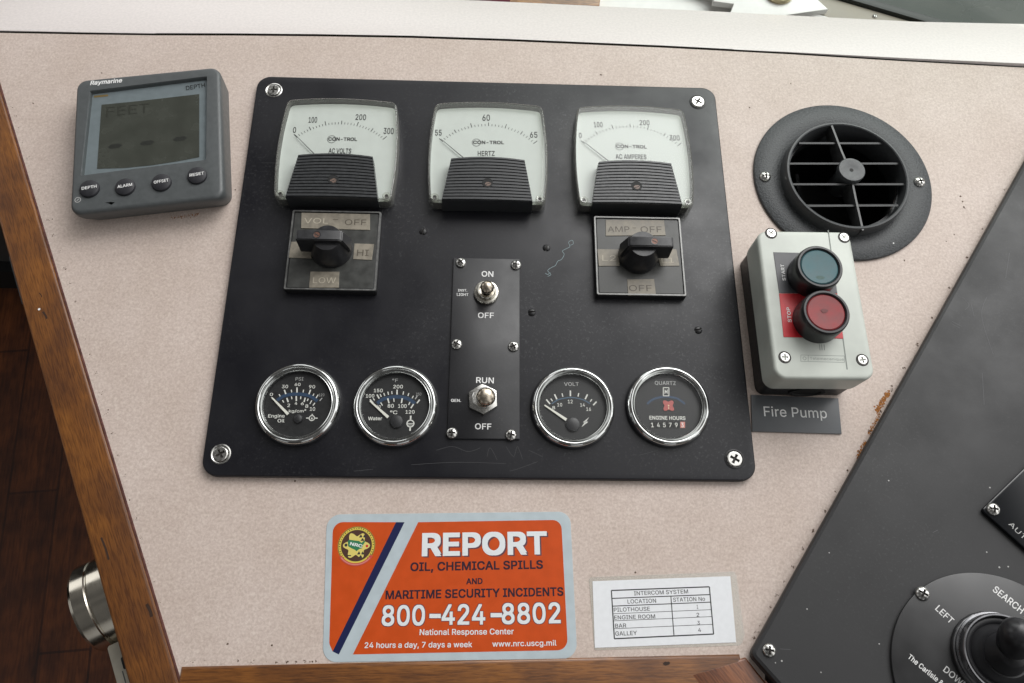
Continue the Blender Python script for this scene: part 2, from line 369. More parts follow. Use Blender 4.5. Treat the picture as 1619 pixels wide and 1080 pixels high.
def loft(bm, rings, cap0=True, cap1=True, mi=0):
    """rings: list of (points2d, z) with equal counts, counter-clockwise"""
    vs = [[bm.verts.new((p.x, p.y, z)) for p in pts] for pts, z in rings]
    k = len(vs[0])
    for a, b in zip(vs, vs[1:]):
        for i in range(k):
            f = bm.faces.new((a[i], a[(i + 1) % k], b[(i + 1) % k], b[i])); f.material_index = mi
    if cap0: bm.faces.new(vs[0][::-1]).material_index = mi
    if cap1: bm.faces.new(vs[-1]).material_index = mi
    return vs
def prism(bm, pts, z0, z1, bev=0.0, n=3, mi=0, cap0=True):
    rings = [(pts, z0)]
    if bev > 0:
        for i in range(n + 1):
            a = R(90 * i / n); rings.append((inset(pts, bev * (1 - math.cos(a))), z1 - bev + bev * math.sin(a)))
    else: rings.append((pts, z1))
    loft(bm, rings, cap0=cap0, mi=mi)
def sheet(bm, pts, z, mi=0):
    f = bm.faces.new([bm.verts.new((p[0], p[1], z)) for p in pts]); f.material_index = mi
    f.normal_update()
    if f.normal.z < 0: f.normal_flip()
    return f
def lathe(bm, prof, n=64, cx=0, cy=0, mi=0, closed=False):
    """prof: list of (r, z) from outside/bottom to inside/top"""
    vs = []
    for r, z in prof:
        vs.append([bm.verts.new((cx + max(r, 0) * math.cos(2 * math.pi * i / n), cy + max(r, 0) * math.sin(2 * math.pi * i / n), z)) for i in range(n)] if r > 1e-5
                  else [bm.verts.new((cx, cy, z))])
    prs = list(zip(vs, vs[1:])) + ([(vs[-1], vs[0])] if closed else [])
    for a, b in prs:
        for i in range(n):
            j = (i + 1) % n
            if len(a) == 1 and len(b) == 1: continue
            if len(b) == 1: f = bm.faces.new((a[i], a[j], b[0]))
            elif len(a) == 1: f = bm.faces.new((a[0], b[j], b[i]))
            else: f = bm.faces.new((a[i], a[j], b[j], b[i]))
            f.material_index = mi
def ring2d(bm, ro, ri, z, n=64, cx=0, cy=0, a0=0, a1=360, mi=0):
    k = max(3, int(n * abs(a1 - a0) / 360)); pr = []
    for i in range(k + 1):
        a = R(a0 + (a1 - a0) * i / k); pr.append((bm.verts.new((cx + ro * math.cos(a), cy + ro * math.sin(a), z)), bm.verts.new((cx + ri * math.cos(a), cy + ri * math.sin(a), z))))
    for (o1, i1), (o2, i2) in zip(pr, pr[1:]):
        f = bm.faces.new((o1, o2, i2, i1)); f.material_index = mi
def stroke(bm, a, b, wd, z, mi=0, wd2=None):
    a, b = Vector(a[:2]), Vector(b[:2]); d = (b - a).normalized(); n = Vector((-d.y, d.x)); w2 = wd if wd2 is None else wd2
    sheet(bm, [a - n * wd / 2, b - n * w2 / 2, b + n * w2 / 2, a + n * wd / 2], z, mi)
def polyline(bm, pts, wd, z, mi=0):
    pts = [Vector(p[:2]) for p in pts]; L_, R_ = [], []
    for i, p in enumerate(pts):
        d = (pts[min(i + 1, len(pts) - 1)] - pts[max(i - 1, 0)]).normalized(); n = Vector((-d.y, d.x)) * wd / 2
        L_.append(bm.verts.new((*(p + n), z))); R_.append(bm.verts.new((*(p - n), z)))
    for i in range(len(pts) - 1):
        f = bm.faces.new((R_[i], R_[i + 1], L_[i + 1], L_[i])); f.material_index = mi
def smooth_curve(pts, k=8):
    """Catmull-Rom through the points"""
    P = [Vector(p[:2]) for p in pts]; out = []
    for i in range(len(P) - 1):
        p0, p1, p2, p3 = P[max(i - 1, 0)], P[i], P[i + 1], P[min(i + 2, len(P) - 1)]
        for j in range(k):
            t = j / k
            out.append(.5 * ((2 * p1) + (p2 - p0) * t + (2 * p0 - 5 * p1 + 4 * p2 - p3) * t * t + (3 * p1 - p0 - 3 * p2 + p3) * t ** 3))
    out.append(P[-1]); return out
def cuboid(bm, x0, x1, y0, y1, z0, z1, bev=0.0, mi=0):
    prism(bm, [Vector((x1, y1)), Vector((x0, y1)), Vector((x0, y0)), Vector((x1, y0))], z0, z1, bev, 2, mi)
def tube(bm, path, radii, n=20, mi=0, cap=True):
    path = [Vector(p) for p in path]; rings = []
    for i, p in enumerate(path):
        d = (path[min(i + 1, len(path) - 1)] - path[max(i - 1, 0)]).normalized()
        u = d.cross(Vector((0, 0, 1))) if abs(d.z) < .95 else d.cross(Vector((0, 1, 0))); u.normalize(); v = d.cross(u)
        rings.append([bm.verts.new(p + (u * math.cos(2 * math.pi * k / n) + v * math.sin(2 * math.pi * k / n)) * radii[i]) for k in range(n)])
    for a, b in zip(rings, rings[1:]):
        for k in range(n): f = bm.faces.new((a[k], a[(k + 1) % n], b[(k + 1) % n], b[k])); f.material_index = mi
    if cap: bm.faces.new(rings[0][::-1]).material_index = mi; bm.faces.new(rings[-1]).material_index = mi

# ------------------------------------------------------------------ lettering
# plain grotesque letter outlines: character, advance width, closed contours, 1000 units to the capital height
FONT = (
    'A943:32,0 396,1000 543,1000 910,0 777,0 519,732 456,940 482,940 374,595 167,0;216,279 216,391 727,391 727,279|B897:118,0 118,1000 474,1000 569,991 646,964 706,923 749,869 774,805 783,735 777'
    ',677 760,629 734,591 700,562 661,540 619,524 619,515 667,506 714,483 756,447 791,399 814,340 821,268 813,196 787,131 742,77 677,35 592,9 485,0;245,112 481,112 581,123 648,157 686,207 699,268'
    ' 692,317 673,361 642,399 601,429 549,447 488,454 245,454;245,561 468,561 520,566 566,582 605,608 635,642 654,683 660,732 649,793 614,843 556,877 472,888 245,888|C1003:526,-13 403,2 295,49 20'
    '5,125 137,227 94,352 79,499 94,647 137,773 205,875 295,951 403,998 526,1013 599,1008 669,991 733,964 790,926 840,879 880,822 910,758 930,685 803,685 788,733 765,776 737,812 702,842 663,866 6'
    '20,883 574,893 526,896 438,884 361,850 296,793 246,715 214,617 203,499 214,382 246,284 296,207 361,150 439,116 526,104 574,107 620,118 663,135 702,158 737,188 765,225 788,267 803,315 930,315'
    ' 911,243 881,178 840,122 791,74 734,37 669,9 600,-8|D987:430,0 189,0 189,112 422,112 534,124 625,159 695,216 745,293 775,389 785,502 775,614 745,709 696,785 628,842 541,876 434,888 183,888 1'
    '83,1000 443,1000 579,985 693,940 785,868 852,769 894,646 907,502 893,357 852,233 783,134 689,60 571,15;245,1000 245,0 118,0 118,1000|E823:118,0 118,1000 732,1000 732,888 245,888 245,562 699,'
    '562 699,450 245,450 245,112 738,112 738,0|F806:118,0 118,1000 726,1000 726,888 245,888 245,547 681,547 681,435 245,435 245,0|G1023:528,-13 403,2 294,49 204,125 136,227 93,353 79,499 93,647 1'
    '36,773 203,875 293,951 400,998 521,1013 597,1008 669,990 735,961 793,922 842,874 883,818 913,755 932,685 802,685 784,732 761,773 733,809 700,839 662,864 620,882 573,892 521,896 436,884 360,8'
    '50 295,793 246,715 214,617 203,499 214,382 246,285 296,207 362,150 440,116 528,104 608,113 678,140 735,183 779,242 806,314 815,398 854,391 556,391 556,503 940,503 940,393 926,278 886,179 823'
    ',97 740,37 641,-1|H1016:118,0 118,1000 245,1000 245,568 771,568 771,1000 898,1000 898,0 771,0 771,456 245,456 245,0|I591:61,0 61,112 232,112 232,888 61,888 61,1000 530,1000 530,888 359,888 3'
    '59,112 530,112 530,0|J779:364,-13 244,6 148,64 86,159 65,286 65,340 192,340 192,286 204,205 239,146 294,110 364,98 433,110 487,146 522,205 534,286 534,1000 661,1000 661,286 640,159 578,64 48'
    '3,6|K917:205,286 205,425 416,677 715,1000 881,1000 454,542 448,543;118,0 118,1000 245,1000 244,442 245,380 245,0;732,0 369,509 448,608 882,0|L772:118,0 118,1000 245,1000 245,112 710,112 710,'
    '0|M1235:118,0 118,1000 298,1000 632,96 604,96 693,368 936,1000 1116,1000 1116,0 991,0 997,899 1008,899 896,572 672,0 562,0 220,899 234,899 240,572 240,0|N1029:118,0 118,1000 268,1000 762,210'
    ' 813,108 796,105 784,383 784,1000 911,1000 911,0 760,0 255,812 211,889 234,892 246,572 246,0|O1048:525,-13 403,2 296,49 206,125 137,227 94,352 79,499 94,647 137,773 206,875 296,951 403,998 5'
    '25,1013 647,998 754,951 844,875 912,773 955,647 969,499 955,352 912,227 844,125 754,49 647,2;525,104 610,115 687,149 752,205 803,283 835,382 846,499 835,618 803,717 752,795 687,851 610,885 5'
    '25,896 439,885 362,850 297,794 246,716 214,618 203,499 214,382 246,284 297,206 362,150 439,115|P874:118,0 118,1000 462,1000 568,990 653,958 719,909 766,845 794,769 803,683 794,598 766,522 71'
    '9,457 653,407 568,376 462,365 215,365 215,477 457,477 528,483 584,503 626,535 655,577 672,627 677,683 672,740 655,789 626,831 584,862 527,882 456,889 245,889 245,0|Q1048:482,313 615,313 921,'
    '-94 788,-94 679,52 651,90;525,-13 403,2 296,49 206,125 137,227 94,352 79,499 94,647 137,773 206,875 296,951 403,998 525,1013 647,998 754,951 844,875 912,773 955,647 969,499 955,352 912,227 8'
    '44,125 754,49 647,2;525,104 610,115 687,149 752,205 803,283 835,382 846,499 835,618 803,717 752,795 687,851 610,885 525,896 439,885 362,850 297,794 246,716 214,618 203,499 214,382 246,284 29'
    '7,206 362,150 439,115|R883:118,0 118,1000 464,1000 569,990 655,960 721,913 767,851 795,777 805,692 795,607 767,534 721,473 654,427 569,398 464,389 189,389 189,501 459,501 530,507 585,524 627'
    ',553 656,591 673,637 679,692 673,748 656,796 627,835 585,864 529,882 458,889 245,889 245,0;694,0 452,450 595,450 841,0|S878:440,-17 338,-9 251,18 179,61 126,118 90,188 75,268 205,268 217,216'
    ' 243,172 280,139 327,115 381,101 440,97 504,102 562,118 610,145 648,181 671,224 679,274 673,317 653,352 622,379 582,402 481,437 361,470 251,512 169,568 119,641 102,732 113,811 147,880 201,93'
    '6 270,979 353,1005 446,1013 540,1005 621,978 689,936 741,882 775,817 788,743 663,743 642,810 594,860 526,891 442,901 382,896 329,880 285,855 253,822 233,783 226,738 234,692 257,656 292,627 3'
    '76,589 565,536 660,496 705,467 744,432 776,388 796,336 803,272 792,195 760,125 707,66 636,21 546,-8|T882:62,888 62,1000 819,1000 819,888 505,888 505,0 379,0 379,888|U1017:509,-16 398,-5 303,'
    '30 225,85 166,157 130,243 118,340 118,1000 244,1000 244,350 252,282 277,222 315,172 368,134 433,109 509,101 585,109 650,134 702,172 740,222 764,282 772,350 772,1000 899,1000 899,340 887,243 '
    '850,157 792,85 714,30 619,-5|V943:401,0 32,1000 166,1000 453,175 487,60 461,60 569,405 776,1000 910,1000 546,0|W1349:305,0 32,1000 162,1000 378,132 387,78 372,78 440,385 602,1000 746,1000 96'
    '7,132 977,78 960,78 1028,385 1186,1000 1316,1000 1042,0 895,0 706,700 660,934 687,934 643,705 453,0|X932:36,0 427,559 427,464 58,1000 205,1000 458,613 479,574 456,574 587,787 734,1000 877,10'
    '00 509,470 509,564 896,0 750,0 491,384 453,454 481,454 357,254 180,0|Y928:400,0 400,409 32,1000 179,1000 437,574 491,453 440,453 494,576 551,677 749,1000 895,1000 527,409 527,0|Z862:82,0 82,'
    '91 670,935 684,893 79,888 79,1000 780,1000 780,907 263,158 191,65 177,107 785,112 785,0|a765:314,-17 247,-10 186,10 134,42 94,88 68,144 60,212 66,270 85,316 114,352 152,380 197,400 350,432 4'
    '96,452 521,462 537,477 542,505 537,547 524,583 502,612 471,633 432,646 385,650 335,646 293,634 259,615 231,591 197,538 81,572 112,633 154,680 205,715 261,738 321,751 381,756 470,746 517,731 '
    '562,708 602,675 634,630 655,570 662,494 662,0 544,0 544,102 536,102 495,48 464,23 423,2 374,-12;335,89 397,96 448,115 488,145 518,183 536,226 542,271 542,373 484,351 303,323 264,312 230,296 '
    '203,274 186,244 181,206 185,171 200,142 224,119 255,103 292,93|b834:451,-16 389,-10 339,7 300,33 232,115 220,115 220,0 103,0 103,1000 223,1000 223,628 232,628 270,680 299,708 337,733 387,750'
    ' 450,756 538,744 615,709 679,652 727,575 757,481 767,371 757,261 727,166 679,89 616,32 539,-4;433,92 497,101 549,129 591,172 621,229 639,297 645,372 639,447 621,513 591,569 550,612 497,639 4'
    '33,648 369,640 317,613 276,572 246,517 228,450 221,372 228,294 246,226 276,170 318,128 370,101|c778:407,-16 312,-4 230,32 161,90 110,167 78,261 67,368 78,478 110,572 161,649 230,707 312,744 '
    '407,756 461,752 511,741 558,724 600,700 637,669 668,633 693,591 711,544 595,515 571,568 531,611 476,639 407,648 340,639 285,610 243,565 213,508 195,441 189,368 195,297 213,231 243,174 285,13'
    '0 340,101 407,91 477,101 532,130 555,150 588,201 598,230 713,201 696,153 671,110 639,73 602,42 559,17 512,-1 461,-12|d834:384,-16 296,-4 219,32 155,89 107,166 77,261 67,371 77,481 108,575 15'
    '6,652 220,709 297,744 385,756 448,750 497,733 536,708 602,628 611,628 611,1000 731,1000 731,0 615,0 615,115 603,115 564,61 534,33 496,7 446,-10;402,92 465,101 517,128 559,170 589,226 607,294'
    ' 613,372 607,450 589,517 559,572 518,613 465,640 402,648 337,639 284,612 243,569 213,513 195,447 189,372 195,297 213,229 243,172 285,129 338,101|e794:417,-16 316,-4 230,32 161,90 109,167 78,'
    '260 67,367 78,475 109,569 159,647 226,706 308,743 403,756 464,751 522,735 578,709 628,670 670,619 702,554 723,475 730,333 147,333 147,434 664,434 609,397 603,467 585,528 556,578 516,617 465,'
    '641 403,649 341,641 288,616 245,578 214,530 195,474 189,415 189,349 196,273 217,209 251,158 297,121 353,98 417,91 460,94 499,104 532,120 561,143 584,172 601,207 717,179 694,124 659,77 612,38'
    ' 555,9 490,-10|f499:448,746 448,643 13,643 13,746;158,0 158,848 166,907 188,955 222,993 266,1020 316,1036 368,1042 461,1030 477,1024 447,921 383,932 336,925 303,904 285,870 279,823 279,0|g83'
    '6:407,-296 330,-291 263,-274 207,-249 162,-216 126,-178 99,-136 199,-80 239,-130 267,-154 303,-173 349,-187 407,-191 489,-180 555,-148 598,-92 612,-11 612,134 602,134 563,82 534,54 496,31 44'
    '6,15 383,9 298,20 221,52 157,105 108,177 77,268 67,376 77,484 108,577 157,652 221,709 298,744 385,756 448,750 498,733 537,708 588,652 605,627 615,627 615,746 732,746 732,-17 721,-106 689,-17'
    '7 637,-230 571,-267 493,-289;403,116 466,124 518,148 559,186 590,238 608,302 614,379 608,454 590,519 560,573 519,614 466,640 403,648 338,639 285,612 243,570 213,516 195,451 189,379 195,305 2'
    '14,241 244,188 286,149 339,124|h806:223,446 223,0 103,0 103,1000 223,1000 223,565 201,565 243,653 299,712 368,745 447,756 518,748 580,724 631,685 670,631 694,560 702,472 702,0 582,0 582,462 '
    '571,540 537,598 483,635 413,647 362,641 316,624 278,595 248,556 230,506|i328:103,0 103,746 223,746 223,0;164,870 133,876 106,894 87,919 81,950 87,981 106,1006 133,1024 164,1030 197,1024 224,'
    '1006 242,981 248,950 242,919 224,894 197,876|k748:216,268 216,416 237,416 559,746 708,746 362,392 348,392;103,0 103,1000 223,1000 223,0;578,0 291,365 376,450 732,0|l372:274,-5 198,6 145,40 1'
    '14,93 103,166 103,1000 223,1000 223,194 227,151 236,122 255,107 334,107 355,5|m1199:103,0 103,746 220,746 221,581 211,581 231,635 260,680 297,715 338,739 384,754 431,759 506,747 565,709 607,'
    '652 631,579 614,579 633,631 663,674 702,710 748,737 801,754 858,759 921,752 977,731 1025,695 1063,646 1087,581 1095,501 1095,0 974,0 974,499 963,568 929,615 880,641 823,650 776,644 736,629 7'
    '03,603 679,570 664,531 659,486 659,0 539,0 539,511 529,567 497,611 450,640 392,650 350,645 310,629 275,604 247,568 229,523 223,468 223,0|n805:223,446 223,0 103,0 103,746 219,746 220,565 201,'
    '565 243,653 299,712 368,745 447,756 518,748 580,724 631,685 669,631 694,560 702,472 702,0 582,0 582,462 571,540 537,598 483,635 413,647 362,641 316,624 278,595 248,556 230,506|o816:407,-16 3'
    '12,-4 230,32 161,90 110,167 78,261 67,368 78,478 110,572 161,649 230,707 312,744 407,756 504,744 587,707 655,649 706,572 738,478 749,368 738,261 706,167 655,90 587,32 504,-4;407,91 476,101 5'
    '31,130 574,174 604,231 622,297 628,368 622,441 604,507 574,565 531,610 476,639 407,648 340,639 285,610 243,565 213,508 195,441 189,368 195,297 213,231 243,174 285,130 340,101|p834:103,-281 1'
    '03,746 220,746 220,628 232,628 270,680 299,708 337,733 387,750 450,756 538,744 615,709 679,652 727,575 757,481 767,371 757,261 727,166 679,89 616,32 539,-4 451,-16 389,-10 339,7 301,33 271,6'
    '1 232,115 223,115 223,-281;433,92 497,101 549,129 591,172 621,229 639,297 645,372 639,447 621,513 591,569 550,612 497,639 433,648 369,640 317,613 276,572 246,517 228,450 221,372 228,294 246,'
    '226 276,170 318,128 370,101|q834:731,-281 611,-281 611,115 602,115 564,61 534,33 496,7 446,-10 384,-16 296,-4 219,32 155,89 107,166 77,261 67,371 77,481 108,575 156,652 220,709 297,744 385,7'
    '56 448,750 497,733 536,708 603,628 615,628 615,746 731,746;402,92 465,101 517,128 559,170 589,226 607,294 613,372 607,450 589,517 559,572 518,613 465,640 402,648 337,639 284,612 243,569 213,'
    '513 195,447 189,372 195,297 213,229 243,172 285,129 338,101|r509:103,0 103,746 219,746 219,631 227,631 255,682 300,722 355,748 479,754 479,634 407,640 357,635 313,618 276,592 247,557 229,515'
    ' 223,466 223,0|s717:358,-16 285,-10 220,7 166,35 121,74 89,125 70,185 185,209 207,156 244,118 294,97 356,89 426,98 481,122 515,159 527,202 520,238 499,267 465,289 417,305 293,334 205,365 142'
    ',409 104,467 92,538 101,599 128,652 170,695 226,728 293,749 368,756 439,750 499,732 548,704 588,667 617,622 637,570 527,545 508,585 477,620 431,645 368,654 307,646 257,623 224,588 213,545 22'
    '1,507 244,478 282,456 451,411 540,381 602,337 639,280 651,209 642,147 614,93 570,47 511,13 439,-9|t447:401,746 401,643 13,643 13,746;128,926 248,926 248,192 253,150 267,120 294,104 364,100 3'
    '97,105 419,3 331,-8 245,4 181,42 141,102 128,183|u806:358,-10 288,-2 226,21 175,60 136,115 111,186 103,273 103,746 223,746 223,283 235,206 269,147 323,111 393,99 444,104 490,122 528,151 557,'
    '190 576,240 582,300 582,746 702,746 702,0 586,0 586,181 604,181 562,92 505,33 437,1|v765:319,0 34,746 166,746 348,238 404,41 362,41 440,305 599,746 730,746 445,0|w1115:270,0 44,746 171,746 3'
    '23,180 344,81 324,81 405,420 495,746 622,746 770,179 791,81 769,81 852,420 944,746 1070,746 844,0 724,0 544,664 571,664 487,338 391,0|y765:93,-272 121,-168 174,-177 204,-175 231,-165 256,-14'
    '5 278,-114 319,-3 34,746 166,746 348,237 404,41 361,41 440,305 600,746 730,746 401,-114 376,-167 347,-210 313,-243 274,-267 230,-281 152,-284|0891:446,-13 342,2 255,47 186,122 135,223 104,34'
    '9 94,499 104,649 136,776 187,878 256,952 343,998 446,1013 548,998 635,952 704,878 755,776 786,649 797,499 786,349 755,223 705,122 636,47 549,2;446,97 513,109 570,145 616,203 649,283 669,382 '
    '676,499 669,618 649,717 616,797 570,855 513,891 446,903 377,891 320,855 275,797 242,717 222,618 215,499 222,382 242,283 275,203 320,145 377,109|1891:150,0 150,107 768,107 768,0;542,1000 542,'
    '0 417,0 417,881 411,881 169,703 169,839 390,1000|2891:126,0 126,93 555,555 611,642 625,685 630,730 623,780 605,823 575,857 537,883 491,898 440,903 385,897 339,880 301,851 273,813 255,766 250'
    ',711 129,711 139,796 169,869 218,930 281,976 357,1004 442,1013 527,1004 601,976 663,932 710,875 739,808 749,732 744,677 729,624 702,569 660,508 525,353 300,119 300,111 765,111 765,0|3891:428'
    ',-13 341,-5 261,19 192,59 138,113 102,180 86,259 215,259 226,211 249,171 282,139 325,116 374,103 430,98 488,103 541,119 585,146 618,183 640,229 647,285 641,337 621,386 588,427 540,459 476,48'
    '0 395,487 308,487 308,588 566,881 566,889 137,889 137,1000 732,1000 732,905 415,547 415,568 518,567 606,542 677,498 729,437 762,365 772,285 761,202 728,130 676,70 607,24 523,-4|4891:78,207 7'
    '8,311 485,1000 611,1000 213,326 213,319 812,319 812,207;554,0 554,238 554,287 554,624 674,624 674,0|5891:435,-13 350,-5 275,22 212,64 163,118 130,183 117,256 240,256 250,213 271,175 302,143 '
    '341,118 385,103 435,98 492,105 543,127 585,160 617,205 638,258 644,319 637,380 616,435 583,480 540,515 488,537 428,544 378,540 329,528 285,508 252,483 132,497 189,1000 720,1000 720,889 296,8'
    '89 263,593 305,619 349,639 399,651 451,656 517,649 578,631 632,601 678,561 716,511 745,454 763,390 768,321 758,229 725,149 674,81 607,30 526,-3|6891:445,-13 357,-3 280,29 215,79 166,146 135,'
    '227 125,318 133,392 157,470 201,560 270,669 496,1000 633,1000 297,513 286,513 302,541 352,587 421,614 462,617 547,608 621,579 681,533 727,471 755,396 764,309 754,221 723,143 674,78 609,28 53'
    '2,-3;445,95 500,102 548,123 587,156 618,199 637,251 644,309 637,368 618,419 587,462 548,494 500,515 445,521 390,515 342,495 302,463 271,420 252,370 246,311 252,252 271,200 302,156 342,123 39'
    '0,102|7891:191,0 636,881 636,889 122,889 122,1000 768,1000 768,882 324,0|8891:445,-13 350,-4 266,22 198,65 146,121 113,189 102,266 108,327 128,384 158,433 199,474 246,504 300,520 300,525 234'
    ',554 182,605 149,672 138,748 148,820 178,884 225,938 287,979 361,1005 445,1013 528,1005 602,979 663,938 710,884 740,820 750,748 739,672 706,605 655,554 591,525 591,520 643,504 690,474 730,43'
    '3 761,384 781,327 788,266 777,189 744,121 692,65 623,22 540,-4;445,97 507,102 560,118 603,145 635,180 655,223 662,272 655,325 634,371 600,409 556,438 504,456 445,462 385,456 333,438 289,409 '
    '255,371 234,325 227,272 233,223 253,180 285,145 329,118 382,102;445,569 495,574 539,590 576,616 604,650 622,691 628,738 622,785 605,826 577,859 541,884 496,899 445,904 393,899 349,884 312,85'
    '9 284,826 267,785 261,738 267,691 284,650 312,616 349,590 394,574|9891:444,1013 532,1003 610,971 674,921 723,854 754,773 764,682 756,608 733,530 688,440 619,331 394,0 256,0 593,487 604,487 5'
    '88,459 537,413 505,397 468,386 428,383 343,392 269,421 209,467 163,529 134,604 125,691 135,780 166,858 216,922 280,972 357,1003;444,905 390,898 342,877 302,844 272,801 253,749 246,691 253,63'
    '2 272,581 302,538 342,506 390,485 444,479 499,485 548,505 588,537 618,580 637,631 644,689 637,748 618,800 588,844 548,877 500,898|.369:187,-9 153,-2 124,17 104,46 97,81 104,115 124,144 153,1'
    '64 187,170 222,164 251,144 271,115 277,81 271,46 251,17 222,-2|,369:74,-235 133,140 269,140 166,-235|-891:662,481 662,369 224,369 224,481|/490:462,1047 140,-150 28,-150 350,1047|&880:387,-13'
    ' 295,-4 217,23 153,66 106,122 77,188 67,262 74,321 93,372 125,418 166,461 465,692 500,737 511,764 515,796 507,840 483,875 445,898 396,906 361,902 330,891 305,872 285,848 273,818 269,784 273,'
    '748 305,680 860,0 715,0 238,575 200,626 172,676 154,728 148,783 156,846 179,901 215,946 264,981 324,1002 393,1009 463,1002 522,981 570,947 606,903 629,852 636,795 632,751 619,711 599,673 541'
    ',606 303,428 251,384 216,343 197,302 191,258 197,212 215,172 244,138 282,113 327,97 379,91 438,98 494,116 546,147 592,188 631,238 661,298 680,366 686,441 801,441 796,354 780,283 756,226 702,'
    '148 654,92 600,46 533,13 460,-7|°621:311,556 252,564 198,587 151,622 115,668 92,722 85,781 92,841 115,895 151,942 198,978 252,1000 311,1008 370,1000 424,978 470,942 506,895 529,841 536,781 5'
    '29,722 506,668 470,622 424,587 370,564;311,657 344,661 374,674 399,693 419,719 432,748 436,781 432,815 419,845 399,870 374,890 344,903 311,907 278,903 248,890 222,870 203,845 190,815 186,781'
    ' 190,748 203,719 222,693 248,674 278,661|²599:77,601 77,684 356,907 389,945 399,983 392,1016 368,1041 333,1057 291,1062 247,1057 213,1041 191,1015 183,981 72,981 88,1051 134,1106 204,1141 29'
    '1,1153 382,1142 452,1108 498,1057 513,993 506,947 481,899 430,844 238,699 238,694 529,694 529,601')
GLYPHS = {}
for g_ in FONT.split('|'):
    hd, body = g_.split(':')
    GLYPHS[hd[0]] = (int(hd[1:]), [[tuple(map(int, p.split(','))) for p in c.split()] for c in body.split(';')])
from mathutils.geometry import delaunay_2d_cdt
_GL = {}
def _winding(p, poly):
    w_ = 0
    for i in range(len(poly)):
        (x0, y0), (x1, y1) = poly[i - 1], poly[i]
        if (y0 > p[1]) != (y1 > p[1]) and p[0] < (x1 - x0) * (p[1] - y0) / (y1 - y0) + x0: w_ += 1 if y1 > y0 else -1
    return w_
def glyph(ch):
    """triangles of one letter, its overlapping strokes united and its counters left open"""
    if ch in _GL: return _GL[ch]
    cs = GLYPHS[ch][1]
    holes = [i for i, c in enumerate(cs) if any(i != j and all(_winding(p, d) and _winding(((p[0] + q[0]) / 2, (p[1] + q[1]) / 2), d) for p, q in zip(c, c[1:] + c[:1])) for j, d in enumerate(cs))]
    pts, eds = [], []
    for c in cs:
        k = len(pts); pts += [Vector(p) for p in c]; eds += [(k + i, k + (i + 1) % len(c)) for i in range(len(c))]
    v, e, f = delaunay_2d_cdt(pts, eds, [], 0, .01)[:3]
    keep = []
    for t in f:
        m = sum((v[i] for i in t), Vector((0, 0))) / 3
        if any(_winding(m, c) for i, c in enumerate(cs) if i not in holes) and not any(_winding(m, cs[i]) for i in holes): keep.append(tuple(t))
    _GL[ch] = (v, keep); return _GL[ch]
def glyphs(s):
    """flat lettering of a string: points (capital height 0.5) and faces"""
    vs, fs, x = [], [], 0
    for ch in s:
        if ch == ' ': x += 380; continue
        pts, tris = glyph(ch); k = len(vs)
        vs += [Vector(((x + p.x) * .0005, p.y * .0005, 0)) for p in pts]; fs += [tuple(k + i for i in t) for t in tris]
        x += GLYPHS[ch][0] + 14
    return vs, fs
def put_text(bm, s, a, b, cap, z, bold=0.0, mi=0, shear=0.0):
    """write s on its baseline from a to b (mm), capital letters cap mm high; bold strokes are overprinted copies"""
    a, b = Vector(a[:2]), Vector(b[:2]); d = (b - a); wd = d.length; d.normalize(); n = Vector((-d.y, d.x))
    vs, fs = glyphs(s); x0 = min(v.x for v in vs) - bold; x1 = max(v.x for v in vs) + bold; kx = wd / (x1 - x0); ky = cap / (.5 + 2 * bold)
    bx = by = bold
    for i, (ox, oy) in enumerate(((-bx, -by), (bx, -by), (bx, by), (-bx, by)) if bold > 0 else ((0, 0),)):
        nv = []
        for v in vs:
            p = a + d * ((v.x + ox - x0) * kx + shear * v.y * ky) + n * ((v.y + oy + by) * ky); nv.append(bm.verts.new((p.x, p.y, z + i * .012)))
        for f in fs:
            try:
                q = bm.faces.new([nv[k] for k in f]); q.material_index = mi; q.normal_update()
                if q.normal.z < 0: q.normal_flip()
            except ValueError: pass
def T(bm, fr, s, z, a, b, hpx, bold=0.0, mi=0, zmf=None, shear=0.0):
    """write s where the photograph shows it: a, b baseline ends and hpx capital height in pixels (of a zoom when zmf is given)"""
    mid = ((a[0] + b[0]) / 2, (a[1] + b[1]) / 2)
    dx, dy = b[0] - a[0], b[1] - a[1]; l = math.hypot(dx, dy); up = (mid[0] + dy / l * hpx, mid[1] - dx / l * hpx)
    if zmf: a, b, mid, up = zmf(*a), zmf(*b), zmf(*mid), zmf(*up)
    A, B, M_, U = (fr.px(p, z) for p in (a, b, mid, up))
    d = (B - A).normalized(); n = Vector((-d.y, d.x))
    put_text(bm, s, A, B, abs((U - M_).dot(n)), z, bold, mi, shear)

